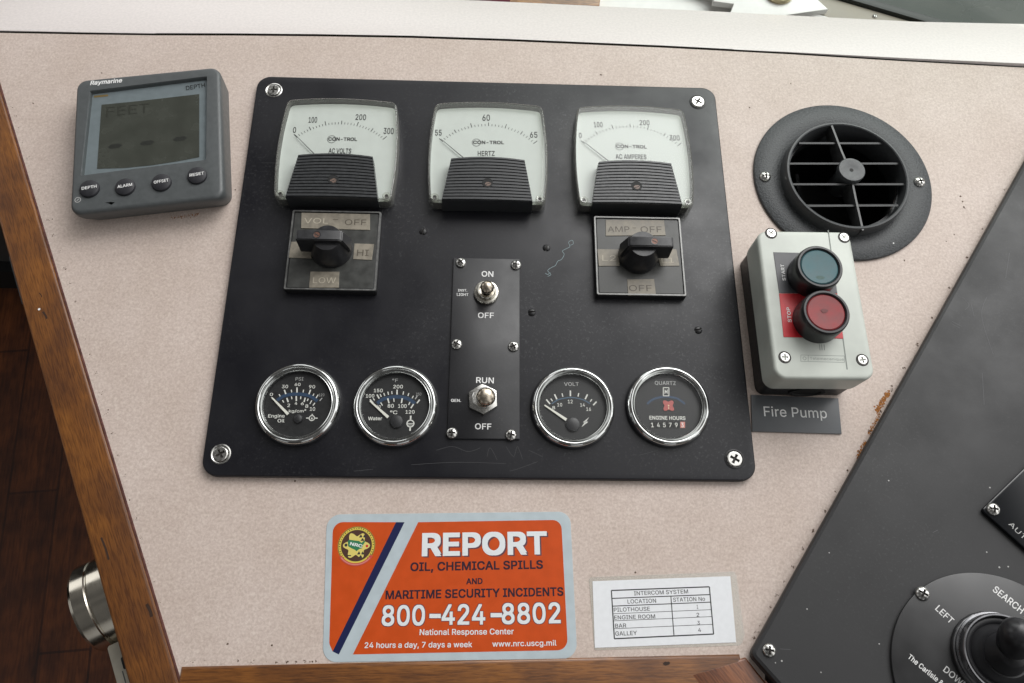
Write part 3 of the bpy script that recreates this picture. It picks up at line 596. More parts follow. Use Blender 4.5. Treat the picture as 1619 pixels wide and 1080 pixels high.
# ------------------------------------------------------------------ screws
_SC = {}
def screw_mesh(kind, r):
    key = (kind, r)
    if key in _SC: return _SC[key]
    bm = BM(); nr, na = 16, 56
    h = {'pan': r * .62, 'flat': r * .16, 'slot': r * .5}[kind]
    rows = []
    for i in range(nr + 1):
        row = []
        for k in range(na if i else 1):
            a = 2 * math.pi * k / na; q = r * i / nr; x, y = q * math.cos(a), q * math.sin(a); t = i / nr
            if kind == 'flat': z = h * (1 - max(0, (t - .86) / .14) ** 2)
            else: z = h * math.sqrt(max(0, 1 - (t * .985) ** 2.6))
            if kind == 'slot': cut = abs(y) < r * .17; dep = h * .75
            else: cut = (abs(x) < r * .13 and abs(y) < r * .60) or (abs(y) < r * .13 and abs(x) < r * .60) or q < r * .24; dep = h * .55 + r * .14 * (kind == 'flat')
            row.append((bm.verts.new((x, y, z - (dep if cut else 0))), cut))
        rows.append(row)
    for i in range(nr):
        for k in range(na):
            j = (k + 1) % na
            q = [rows[0][0], rows[1][k], rows[1][j]] if i == 0 else [rows[i][k], rows[i + 1][k], rows[i + 1][j], rows[i][j]]
            f = bm.faces.new([v for v, c in q]); f.material_index = 1 if sum(c for v, c in q) >= len(q) - 1 else 0
    if kind != 'flat':
        base = [v for v, c in rows[-1]]; low = [bm.verts.new((v.co.x, v.co.y, -.2)) for v in base]
        for k in range(na): bm.faces.new((low[k], low[(k + 1) % na], base[(k + 1) % na], base[k]))
    me = bpy.data.meshes.new('screw')
    for v in bm.verts: v.co *= MM
    bm.to_mesh(me); bm.free(); me.materials.append(BLACK if kind == 'slot' else STEEL); me.materials.append(RECESS)
    for p in me.polygons: p.use_smooth = True
    me.set_sharp_from_angle(angle=R(40)); _SC[key] = me
    return me
def screw(parent, x, y, z, r, kind='pan', rot=None, name='screw', label=None):
    o = bpy.data.objects.new(name, screw_mesh(kind, r)); COL.objects.link(o); o.parent = parent
    o.location = (x * MM, y * MM, z * MM); o.rotation_euler = (0, 0, R(random.uniform(-45, 45) if rot is None else rot))
    if label: o['label'] = label
    return o

# ================================================================== THE SETTING
# side wing (black) rises a little to the right of its seam with the console
A_ = Vector((*F0.px((1183, 1035), 2), 2)); B_ = Vector((*F0.px((1619, 255), 2), 2))
e_ = (B_ - A_).normalized(); s_ = e_.cross(Vector((0, 0, 1))); PH = R(9)
y_ = e_; x_ = s_ * math.cos(PH) + Vector((0, 0, 1)) * math.sin(PH); n_ = x_.cross(y_)
FS = Frame(A_, x_, y_, n_)                                   # x away from the console, y along the seam

seam_px = [(-60, 51), (0, 52), (130, 54.5), (245, 56), (370, 56.3), (500, 57.5), (650, 60), (800, 65), (1050, 75.5), (1250, 86), (1430, 97), (1619, 107), (1690, 112)]
seam = [F0.px(p) for p in seam_px]
vc = Vector((288.0, 80.0))                                   # centre of the air vent
VR = 44.0
bm = BM()
outer = [Vector((seam[0].x, seam[0].y)), Vector((-206, -308)), Vector((181, -305)), Vector((185, -272)), Vector((470, 122)), Vector((seam[-1].x, 122))] + list(reversed(seam))[:-1]
ov = [bm.verts.new((p.x, p.y, 0)) for p in outer]; hv = [bm.verts.new((p.x, p.y, 0)) for p in circ(VR, 64, vc.x, vc.y)]
ed = [bm.edges.new((a, b)) for a, b in zip(ov, ov[1:] + ov[:1])] + [bm.edges.new((a, b)) for a, b in zip(hv, hv[1:] + hv[:1])]
bmesh.ops.triangle_fill(bm, edges=ed, use_beauty=True, use_dissolve=False)
for f in bm.faces:
    f.normal_update()
    if f.normal.z < 0: f.normal_flip()
console = struct('console_top', bm, LAM)

# strip along the fold, the gap's shade put into its colour, then the paler ledge running on to the windows
bm = BM(); polyline(bm, [p + Vector((0, 1.0)) for p in seam], 3.2, -.25); g = struct('ledge_gap_shade', bm, SEAM)
TL = R(-17)
FL = Frame((0, 0, 0), (1, 0, 0), (0, math.cos(TL), math.sin(TL)), (0, -math.sin(TL), math.cos(TL)))
FL.o = Vector((0, 209, 0.0))
near = [Vector((p.x, (p.y + 2.2 - 209) / math.cos(TL))) for p in seam]
far_px = [(1690, 40), (1619, 38), (1450, 34.5), (1280, 26), (1100, 16.5), (950, 10), (760, 1), (500, -8), (200, -16), (-60, -20)]
far = [FL.px(p) for p in far_px]
bm = BM(); prism(bm, near + far, -6, .15, .3, 2); ledge = struct('ledge', bm, LEDGE, FL)

# cabinet below (not seen from here, keeps the console from floating), floor, wall
bm = BM(); cuboid(bm, -170, 420, -240, 190, -748, -70); struct('cabinet_base', bm, WALLM)
bm = BM(); cuboid(bm, -2600, 620, -2200, 2400, -770, -750); fl = struct('floor', bm, FLOORW, Frame((0, 0, 0), (math.cos(R(95)), math.sin(R(95)), 0), (-math.sin(R(95)), math.cos(R(95)), 0), (0, 0, 1)))
q = Frame((0, 0, 0), (1, 0, 0), (0, 1, 0), (0, 0, 1)).px((10, 456), -750)
bm = BM(); cuboid(bm, q.x - 900, q.x + 160, q.y, q.y + 60, -749, -680); o = struct('skirting_board', bm, DEEP)
bm = BM(); cuboid(bm, q.x - 900, q.x + 160, q.y + 20, q.y + 60, -679, 100); o = struct('cabin_wall', bm, WALLM)

# rust crumbs and grime on the laminate
def crumbs(bm, path, wd, count, r0, r1, z):
    P = smooth_curve(path, 6)
    for i in range(count):
        p = random.choice(P); off = random.gauss(0, 1)
        x, y = p.x + random.gauss(0, wd), p.y + random.gauss(0, wd); r = random.uniform(r0, r1) * (1 if random.random() < .8 else 1.7)
        k = random.randint(5, 7); a0 = random.random() * 6
        sheet(bm, [(x + r * random.uniform(.6, 1.2) * math.cos(a0 + 2 * math.pi * j / k), y + r * random.uniform(.6, 1.2) * math.sin(a0 + 2 * math.pi * j / k)) for j in range(k)], z + i * 0.0002)
bm = BM()
crumbs(bm, [F0.px(p) for p in ((1404, 622), (1396, 634), (1388, 648))], .9, 230, .2, .75, .05)
crumbs(bm, [F0.px(p) for p in ((1390, 655), (1382, 672), (1374, 685))], .7, 120, .2, .5, .05)
crumbs(bm, [F0.px(p) for p in ((1368, 700), (1362, 712), (1356, 724))], .8, 130, .2, .5, .05)
crumbs(bm, [F0.px(p) for p in ((272, 344), (285, 343), (300, 341), (314, 338))], .8, 110, .12, .38, .05)
link('rust_stain', bm, RUST, console)
bm = BM()
for (x, y) in ((1518, 310), (1521, 318), (1523, 327), (1525, 329), (1508, 370), (1495, 381), (1429, 411), (466, 760), (160, 115), (1410, 610), (1004, 905), (52, 163), (112, 515), (372, 300), (360, 1018), (1250, 132), (430, 1020), (40, 285), (1185, 170), (950, 118)):
    crumbs(bm, [F0.px((x, y)), F0.px((x + 1, y + 1))], .15, 4, .25, .55, .1)
crumbs(bm, [F0.px(p) for p in ((20, 170), (60, 300), (110, 450), (160, 620), (215, 820), (262, 1000))], .8, 150, .12, .38, .05)
crumbs(bm, [F0.px(p) for p in ((290, 1046), (420, 1047), (500, 1046))], .5, 50, .15, .4, .05)
crumbs(bm, [F0.px(p) for p in ((1588, 300), (1450, 545), (1340, 745), (1240, 920), (1192, 1008))], .5, 220, .12, .42, .05)
link('grime_specks', bm, GRIME, console)

# ================================================================== WOODEN TRIM
def board(name, label, a, b, width, h, m, side=1, z0=-34, cut=(0, 0), cat='trim'):
    """a board along a->b on the console edge, its width to the side given"""
    a, b = Vector(a), Vector(b); d = (b - a).normalized(); n = Vector((-d.y, d.x)) * side; ln = (b - a).length
    fr = Frame((*a, 0), (*d, 0), (*n, 0), (0, 0, 1)) if side > 0 else Frame((*(a + n * width), 0), (*d, 0), (*(-n), 0), (0, 0, 1))
    bm = BM()
    if side > 0: pts = [Vector((0 - cut[0], 0)), Vector((ln + cut[1], 0)), Vector((ln, width)), Vector((0, width))]
    else: pts = [Vector((0, 0)), Vector((ln, 0)), Vector((ln + cut[1], width)), Vector((0 - cut[0], width))]
    prism(bm, pts, z0, h, 2.2, 4)
    o = link(name, bm, m, sharp=50); o.matrix_world = fr.matrix(); o['label'] = label; o['category'] = cat
    return o, fr
# long board down the left edge
ta, tb = F0.px((-42, 0)), F0.px((275, 1051)); td = (tb - ta).normalized()
t_left, f_left = board('wood_trim', 'long varnished wooden trim board down the left edge of the console', ta - td * 40, tb + td * 40, 27.5, 1.8, WOOD, -1)
fa, fb = F0.px((282, 1054)), F0.px((1174, 1034)); fdv = (fb - fa).normalized()
t_front, f_front = board('wood_trim', 'varnished wooden trim board along the near edge under the orange sticker', fa, fb, 34, 1.5, WOOD, -1, cut=(-2, -2))
# mitred return under the black side panel
ca = F0.px((1177, 1036)); cb = F0.px((1235, 1108)); dd = (cb - ca).normalized()
bm = BM(); fc = Frame((*ca, 0), (*dd, 0), (-dd.y, dd.x, 0), (0, 0, 1))
prism(bm, [Vector((1.2, -.4)), Vector((-14, -36)), Vector((75, -36)), Vector((75, -.4))], -34, 1.6, 1.6, 3)
o = link('wood_trim', bm, WOOD2, sharp=50); o.matrix_world = fc.matrix(); o['label'] = 'short reddish wooden trim piece mitred below the corner of the side panel'; o['category'] = 'trim'
# dark caulk line between trim and laminate belongs to the board
bm = BM(); ln = (tb - ta).length + 80
cuboid(bm, 0, ln, 27.4, 28.9, -3, .5, .2); o = link('caulk_line', bm, mat('maroon_caulk', (.10, .038, .030), .6, var=.3, scale=200), t_left)
# worn spots, a plugged hole and a white speck on the boards
bm = BM()
for (x, y, r) in ((62, 489, .9),):
    p = f_left.px((x, y), 1.9); sheet(bm, circ(r, 10, p.x, p.y), 1.95)
link('paint_speck', bm, WHITE, t_left)
bm = BM()
for pa, pb, wd in (((68, 493), (74, 504), 2.2), ((62, 463), (66, 470), 1.0), ((232, 955), (240, 975), 3.0), ((160, 850), (172, 885), 2.0)):
    A, B = f_left.px(pa, 1.9), f_left.px(pb, 1.9); polyline(bm, smooth_curve([A, (A + B) / 2 + Vector((.5, .4)), B], 4), wd * .6, 1.93)
link('gouge', bm, mat('bare_dark_wood', (.03, .012, .005), .7), t_left)
bm = BM(); p = f_front.px((1054, 1049), 1.6); sheet(bm, [(p.x + 2.6 * math.cos(a) * random.uniform(.7, 1.1), p.y + 1.2 * math.sin(a) * random.uniform(.7, 1.1)) for a in [i * .5 for i in range(12)]], 1.62)
link('nail_hole', bm, mat('bare_dark_wood', (.03, .012, .005), .7), t_front)

# ================================================================== BELOW THE LEFT EDGE
# polished cylinder fitting sticking out from under the trim
cen = F0.px((150, 960), -42)
n2 = Vector((td.y, -td.x)); n2 = n2 if n2.x < 0 else -n2
fcy = Frame((cen.x, cen.y, -44), (*(-td), 0), (0, 0, 1), (*n2, 0))
fcy = Frame((cen.x - n2.x * 48, cen.y - n2.y * 48, -44), (*td, 0), (*Vector((0, 0, 1)),), tuple(Vector((*td, 0)).cross(Vector((0, 0, 1)))))
if fcy.n.x > 0: fcy = Frame(fcy.o, -fcy.x, fcy.y, tuple((-fcy.x).cross(fcy.y)))
t = thing('chrome_fitting', 'polished chrome cylinder sticking out below the left wooden trim', 'fitting', fcy)
bm = BM(); lathe(bm, [(31, -40), (31, 38), (30.4, 39), (30.4, 39.6), (31, 40.4), (31, 49), (30, 51), (27, 52), (0, 52)], 72); link('barrel', bm, mat('warm_polished_metal', (.66, .61, .52), .2, 1.0, var=.05, scale=90), t, sharp=25)
bm = BM(); lathe(bm, [(34, -44), (34, -38), (31, -37)], 48); link('mounting_ring', bm, STEEL, t)
# white keeper plate below it
p = F0.px((201, 1068), -30); fk = Frame((p.x, p.y, -30), (*td, 0), (-td.y, td.x, 0), (0, 0, 1))
t = thing('latch_plate', 'small cream latch plate under the left trim below the chrome cylinder', 'latch', fk)
bm = BM(); prism(bm, rrect(46, 15, 2), -8, 0, .8, 2); link('plate', bm, mat('cream_plastic', (.42, .39, .32), .5, var=.08, scale=100), t)
bm = BM(); prism(bm, rrect(8, 4, 1.2, cx=-8, cy=2), 0, 3, .4, 2); link('catch', bm, BLACK, t)
bm = BM(); stroke(bm, (-4, -2), (23, -2), .8, .1); link('groove', bm, GREYINK, t)
# dark metal bracket below the upper part of the trim
p = F0.px((31, 440), -60); fk = Frame((p.x, p.y, -60), (*td, 0), (-td.y, td.x, 0), (0, 0, 1))
t = thing('metal_bracket', 'dark grey metal bracket under the left trim beside the floor', 'bracket', fk)
bm = BM(); prism(bm, rrect(50, 12, 3, cy=2), -20, 0, 1, 2); link('arm', bm, mat('grey_steel', (.12, .13, .14), .4, .5), t)
bm = BM(); prism(bm, rrect(42, 16, 3, cx=42, cy=4), -18, -3, 1, 2); link('foot', bm, DEEP, t)

# ================================================================== DEPTH DISPLAY
fd = F0.at(-260.2, 91.2, 0, 8.9)
t = thing('depth_display', 'grey square marine depth display with a dark screen and four buttons', 'display', fd)
DW, DH, DZ = 111.0, 121.5, 22.0
bm = BM()
o0 = rrect(106, 114, 8, 8, 2.2, 2.6); o1 = rrect(DW - 1, DH - 1.4, 8, 8, .4, .4); o2 = rrect(DW, DH, 8.5, 8)
win = rpoly([fd.px(zm(80, 80, 3.6)(*p), DZ) for p in ((170, 712), (885, 622), (890, 146), (222, 229))], [.8, .8, .8, .8], 8)
rings = [(o0, 0), (o1, 12), (o2, 16)] + [(inset(o2, 3.2 * (1 - math.cos(R(a)))), 18.8 + 3.2 * math.sin(R(a))) for a in (10, 30, 50, 70, 90)]
loft(bm, rings, cap1=False)
top = [v for v in bm.verts if abs(v.co.z - DZ) < 1e-4]
wv = [bm.verts.new((p.x, p.y, DZ)) for p in win]; wl = [bm.verts.new((p.x, p.y, DZ - 3.2)) for p in inset(win, 1.0)]
te = [e for e in bm.edges if all(v in set(top) for v in e.verts)]
we = [bm.edges.new((a, b)) for a, b in zip(wv, wv[1:] + wv[:1])]
bmesh.ops.triangle_fill(bm, edges=te + we, use_beauty=True)
for i in range(len(wv)):
    j = (i + 1) % len(wv); bm.faces.new((wv[i], wv[j], wl[j], wl[i]))
bmesh.ops.recalc_face_normals(bm, faces=bm.faces)
case = link('case', bm, RAYG, t, sharp=28)
bz = DZ - 2.6
bm = BM(); sheet(bm, inset(win, .3), bz - .7); bezel = link('bezel', bm, RAYB, t)
Zd = zm(80, 80, 3.6)
bm = BM()
lc = [Zd(262, 671), Zd(420, 666), Zd(580, 650), Zd(720, 628), Zd(845, 604), Zd(845, 245), Zd(700, 262), Zd(500, 285), Zd(288, 306)]
sheet(bm, [fd.px(p, bz) for p in lc], bz - .5); screen = link('screen', bm, LCD, t)
bm = BM()
for cx, cy in ((365, 543), (548, 524), (735, 501)):
    A, B = fd.px(Zd(cx - 42, cy + 5), bz), fd.px(Zd(cx + 42, cy - 7), bz); M = (A + B) / 2; d = (B - A).normalized(); n = Vector((-d.y, d.x))
    sheet(bm, [A, M - d * 3 - n * 1.9, M + d * 3 - n * 1.9, B, M + d * 3 + n * 1.9, M - d * 3 + n * 1.9], bz - .4)
link('digit_dash', bm, mat('lcd_dash', (.030, .030, .025), .4), screen)
bm = BM(); T(bm, fd, 'FEET', bz - .4, (315, 375), (560, 352), 52, 0, 0, Zd, 0); link('lcd_lettering', bm, mat('lcd_faint', (.050, .050, .040), .3), screen)
bm = BM(); T(bm, fd, 'DEPTH', bz - .5, (772, 226), (880, 208), 24, .01, 0, Zd); link('bezel_lettering', bm, INK, bezel)
bm = BM(); A = fd.px(Zd(285, 256), bz); prism(bm, rrect(11, 1.8, .8, cx=A.x, cy=A.y), bz - .65, bz - .55); link('amber_mark', bm, mat('amber_print', (.26, .17, .06), .5), bezel)
bm = BM(); sheet(bm, inset(win, .25), DZ - 1.2); link('glazing', bm, SCRGL, t)
bm = BM(); T(bm, fd, 'Raymarine', DZ + .12, (225, 197), (405, 181), 24, .02, 0, Zd, .15); link('maker_lettering', bm, WHITE, case)
bm = BM(); p = fd.px(Zd(155, 850), DZ); ring2d(bm, 2.3, 1.8, DZ + .1, 24, p.x, p.y); stroke(bm, (p.x - .8, p.y - .8), (p.x + .9, p.y + .9), .5, DZ + .1); link('power_mark', bm, DIMWHITE, case)
bm = BM(); p = fd.px(Zd(342, 872), DZ - 1); sheet(bm, [(p.x - 4, p.y + .8), (p.x - 1, p.y - .2), (p.x + 1, p.y - 1.6), (p.x + 3.5, p.y + .2), (p.x + .5, p.y + .9)], DZ - .0); link('chip', bm, DEEP, case)
for (cx, cy), s in zip(((220, 785), (423, 775), (630, 750), (833, 710)), ('DEPTH', 'ALARM', 'OFFSET', 'RESET')):
    p = fd.px(Zd(cx, cy), DZ + 1.2)
    bm = BM(); lathe(bm, [(7.3, DZ - .3), (7.3, DZ + .9), (6.9, DZ + 1.7), (5.5, DZ + 2.4), (3, DZ + 2.8), (0, DZ + 2.9)], 40, p.x, p.y)
    bt = link('button', bm, RUBBER, t)
    bm = BM(); u = fd.px(Zd(cx, cy - 2), DZ + 2.9); put_text(bm, s, (u.x - 5.3, u.y - .9), (u.x + 5.3, u.y - .2), 2.5, DZ + 2.97, .015); link('button_lettering', bm, WHITE, bt)

# ================================================================== INSTRUMENT PANEL
PZ = 5.0
t = thing('instrument_panel', 'large black instrument panel plate with rounded corners screwed to the console', 'panel', F0)
bm = BM(); prism(bm, rrect(380, 329.5, 11, 8), 0, PZ, 1.1, 4); plate = link('plate', bm, PANEL, t, sharp=40)
for (x, y), cup in (((433, 143), 1), ((1103, 161.5), 0), ((349, 718), 1), ((1161, 726), 0)):
    p = F0.px((x, y), PZ)
    s = screw(t, p.x, p.y, PZ + .5, 5.6 if not cup else 5.2, 'flat')
    bm = BM(); lathe(bm, [(7.0, -.5), (6.9, -.2), (6.2, .0), (5.5, -.3)], 40, 0, 0); wv_ = link('cup_washer', bm, STEEL if cup else BLACK, s); wv_.rotation_euler = (0, 0, 0)
for (x, y), a in (((669, 366), 80), ((864, 392), 78), ((841, 494), 10), ((1104, 522), 15)):
    p = F0.px((x, y), PZ); screw(t, p.x, p.y, PZ, 2.9, 'slot', a, 'slotted_screw', 'black slotted screw')
bm = BM()
sq = [(866, 437), (871, 434), (866, 428), (872, 423), (878, 420), (882, 413), (888, 410), (892, 402), (889, 397), (896, 393), (901, 390), (899, 383), (905, 380), (906, 386), (900, 388)]
polyline(bm, smooth_curve([F0.px(p, PZ) for p in sq], 5), .34, PZ + .06)
polyline(bm, smooth_curve([F0.px(p, PZ) for p in ((862, 432), (866, 434), (870, 431))], 4), .4, PZ + .06)
link('scribble', bm, TEALINK, plate)
bm = BM()
for pth in (((690, 712), (715, 706), (740, 714), (760, 708)), ((770, 722), (775, 708), (786, 727)), ((800, 706), (812, 722), (818, 706), (826, 726)), ((806, 745), (820, 741), (850, 730)), ((650, 735), (720, 731), (800, 733)), ((836, 712), (858, 722)),
            ((1010, 720), (1040, 712)), ((560, 745), (590, 742)), ((470, 240), (474, 260))):
    bm = BM(); polyline(bm, smooth_curve([F0.px(p, PZ) for p in pth], 5), .3, PZ + .05); link('scuff', bm, GREYSCR, plate)

# ================================================================== PANEL METERS
def meter(cx, label, marks, unit, unit_px, ctl_px, needle_px, group='square panel meters in a row', faint=False):
    fr = F0.at(cx, 88.5, PZ)
    t = thing('panel_meter', label, 'meter', fr, group)
    def outline(k=0.0):
        tl, tr, bl, br = Vector((-43.5, 44.5)), Vector((43.5, 44.5)), Vector((-44.6, -45.5)), Vector((44.6, -45.5))
        pts = []
        def arc(a, b, bow, n=10):
            d = (b - a); nn = Vector((d.y, -d.x)).normalized(); return [a + d * (i / n) + nn * bow * 4 * (i / n) * (1 - i / n) for i in range(n + 1)]
        e = [arc(br, tr, 3.2), arc(tr, tl, 3.0), arc(tl, bl, 3.2), arc(bl, br, .6)]
        poly = [p for s in e for p in s[:-1]]
        rr = [6 if i % 10 == 0 else 0 for i in range(len(poly))]
        rr = [5.0 if i % 10 == 0 else 0 for i in range(len(poly))]
        # round the four corners by trimming
        out = []; k_ = len(poly)
        for i, p in enumerate(poly):
            if i % 10 == 0:
                a, b = poly[i - 1], poly[(i + 1) % k_]; u = (a - p).normalized(); v = (b - p).normalized()
                for j in range(6):
                    th = j / 5; q0, q2 = p + u * 5, p + v * 5; out.append(q0 * (1 - th) ** 2 + p * 2 * th * (1 - th) + q2 * th ** 2)
            else: out.append(p)
        return inset(out, k)
    bm = BM(); prism(bm, outline(2.2), 0, 5.8, .3, 2); link('base', bm, SATIN, t)
    bm = BM(); sheet(bm, outline(2.3), 6.6); dial = link('dial', bm, DIAL, t)
    # clear cover: wall with a rolled edge, and the glazing on top
    H = 12.5
    bm = BM(); loft(bm, [(outline(0.3), .3), (outline(-.2), 2.2), (outline(0), 8), (outline(.5), H - 1.2), (outline(1.1), H - .2), (outline(1.7), H), (outline(2.1), H - .5), (outline(2.2), 6.0)], False, False)
    cover = link('cover', bm, CLEARW, t, sharp=60)
    bm = BM(); sheet(bm, outline(1.9), H - .25); link('glazing', bm, CLEARM, cover)
    for sx in (-1, 1):
        bm = BM(); lathe(bm, [(3.2, 6.7), (3.2, H - 1.2), (2.6, H - .6), (1.4, H - .7), (1.2, H - 2), (0, H - 2)], 24, sx * 40.2, -41.0); link('corner_post', bm, CLEARW, cover)
        bm = BM(); lathe(bm, [(1.5, 9), (1.5, H - 1.5), (0, H - 1.5)], 16, sx * 40.2, -41.0); link('corner_screw', bm, RECESS, cover)
    # ribbed black skirt
    tw, bw, y1, y0, z1 = 28.3, 34.4, -9.5, -46.6, 16.5
    bm = BM(); n = 14
    def bow(x, half): return 2.0 * (1 - (x / half) ** 2)
    K = 12
    prof = []
    for i in range(n):
        ya, yb = y1 + (y0 - y1) * (i / n), y1 + (y0 - y1) * ((i + 1) / n)
        prof += [(ya, z1), (ya + (yb - ya) * .66, z1), (ya + (yb - ya) * .72, z1 - .9), (ya + (yb - ya) * .94, z1 - .9)]
    prof += [(y0, z1 - .2), (y0 - .3, z1 - 2), (y0 - .3, .2)]
    prof = [(y1, 4.0), (y1 + .2, z1 - 1.6), (y1 - .4, z1)] + prof[1:]
    rows = []
    for y, z in prof:
        s = max(0, min(1, (y - y1) / (y0 - y1))); hw = tw + (bw - tw) * s
        rows.append([bm.verts.new((hw * (-1 + 2 * k / K), y + 2.2 * (1 - (-1 + 2 * k / K) ** 2) * (1 - .75 * s), z)) for k in range(K + 1)])
    for a, b in zip(rows, rows[1:]):
        for k in range(K): bm.faces.new((a[k], b[k], b[k + 1], a[k + 1]))
    for k, flip in ((0, 0), (K, 1)):
        vs = [r[k] for r in rows]; lowv = [bm.verts.new((v.co.x * (1.004), v.co.y, .3)) for v in vs]
        for i in range(len(vs) - 1):
            q = (vs[i], lowv[i], lowv[i + 1], vs[i + 1]); bm.faces.new(q if not flip else q[::-1])
    sk = link('ribbed_skirt', bm, mat('charcoal_skirt', (.030, .032, .034), .36, var=.12, scale=300), t, sharp=25)
    bm = BM(); lathe(bm, [(4.2, z1 + .1), (3.9, z1 + .16), (3.7, z1 - .2), (3.6, z1 - .7)], 32, 0, -31); lathe(bm, [(3.7, z1 + .05), (0, z1 + .05)], 32, 0, -31); sheet(bm, [(.3 + 2.5 * random.uniform(.8, 1.1) * math.cos(i * .524), -31.9 + 1.9 * random.uniform(.8, 1.1) * math.sin(i * .524)) for i in range(12)], z1 + .08, 1); ad = link('adjuster_screw', bm, [DEEP, mat('brown_adjuster', (.13, .085, .065), .45, var=.6, scale=700)], sk)  # black disc paints the recess shade, brown screw left showing low in it
    bm = BM(); stroke(bm, (-1.6, -32.6), (2.0, -31.2), .6, z1 + .11); link('screw_slot', bm, RECESS, ad)
    # scale, words and pointer
    zt = 6.75
    ink = INK
    bm = BM()
    for q, a, b, h, zf in marks:
        T(bm, fr, q, zt, a, b, h, .008, 0, zf); link('scale_number', bm, ink, dial); bm = BM()
    zf, a, b, h = unit_px; T(bm, fr, unit, zt, a, b, h, .012, 0, zf)
    link('unit_lettering', bm, ink, dial); bm = BM()
    zf, a, b, h = ctl_px; T(bm, fr, 'CON-TROL', zt, a, b, h, .022, 0, zf)
    A = fr.px(zf(*a), zt); B = fr.px(zf(*b), zt); ring2d(bm, 3.5, 3.15, zt, 32, A.x + 2.6, A.y + 1.4)
    link('maker_lettering', bm, ink, dial)
    nz = 8.2
    P0, P1 = fr.px(needle_px[0], nz), fr.px(needle_px[1], nz)
    piv = P1 + (P1 - P0).normalized() * ((P1.x) / (P0.x - P1.x) * (P0 - P1).length if abs(P0.x - P1.x) > 1 else 20)
    piv = Vector((0, P0.y - (P0.y - P1.y) * (P0.x / (P0.x - P1.x)))); rad = (P0 - piv).length; a0 = math.degrees(math.atan2(P0.y - piv.y, P0.x - piv.x))
    bm = BM(); sp = 2 * (a0 - 90); NT = 30
    for i in range(NT + 1):
        a = R(a0 - sp * i / NT); big = i % 10 == 0; mid = i % 5 == 0; u = Vector((math.cos(a), math.sin(a))); lo_ = rad - 2.2; ln = 4.2 if big else (3.4 if mid else 2.0)
        stroke(bm, piv + u * lo_, piv + u * (lo_ + ln), .55 if (big or mid) else .38, zt)
    link('scale_ticks', bm, ink if mid else ink, dial)
    bm = BM(); u = (P0 - piv).normalized(); nn = Vector((-u.y, u.x))
    for sgn in (0,):
        pts = [P0 - nn * .15, P0 + nn * .15, piv + u * 14 + nn * .5, piv + u * 14 - nn * .5]; pts = pts[::-1]
        prism(bm, pts, nz - .15, nz + .15)
    bmesh.ops.recalc_face_normals(bm, faces=bm.faces)
    link('needle', bm, GREYINK, t)
    return t
Z1, Z2, Z3 = zm(400, 110, 4.5), zm(660, 140, 5.4), zm(890, 160, 5.686)
meter(-116.4, 'square AC VOLTS meter reading zero, leftmost of the panel meters', [('0', (283, 450), (305, 450), 40, Z1), ('100', (395, 378), (455, 378), 40, Z1), ('200', (728, 358), (803, 360), 40, Z1), ('300', (928, 458), (1000, 460), 43, Z1)],
      'AC VOLTS', (Z1, (537, 595), (698, 597), 35), (Z1, (535, 506), (740, 508), 24), ((466.7, 213), (496.7, 243.3)))
meter(0.6, 'square HERTZ meter with a 55 to 65 scale between the two other meters', [('55', (150, 402), (207, 402), 50, Z2), ('60', (555, 275), (620, 275), 52, Z2), ('65', (962, 420), (1025, 420), 50, Z2)],
      'HERTZ', (Z2, (515, 575), (660, 575), 42), (Z2, (475, 473), (740, 475), 28), ((697, 219.6), (731.3, 248.3)))
meter(115.0, 'square AC AMPERES meter with window glare, rightmost of the panel meters', [('0', (145, 330), (170, 330), 45, Z3), ('100', (280, 235), (358, 235), 48, Z3), ('200', (690, 215), (780, 217), 45, Z3), ('300', (960, 352), (1052, 354), 47, Z3)],
      'AC AMPERES', (Z3, (475, 518), (752, 522), 42), (Z3, (480, 420), (755, 426), 30), ((921.6, 223), (960, 253)), faint=True)

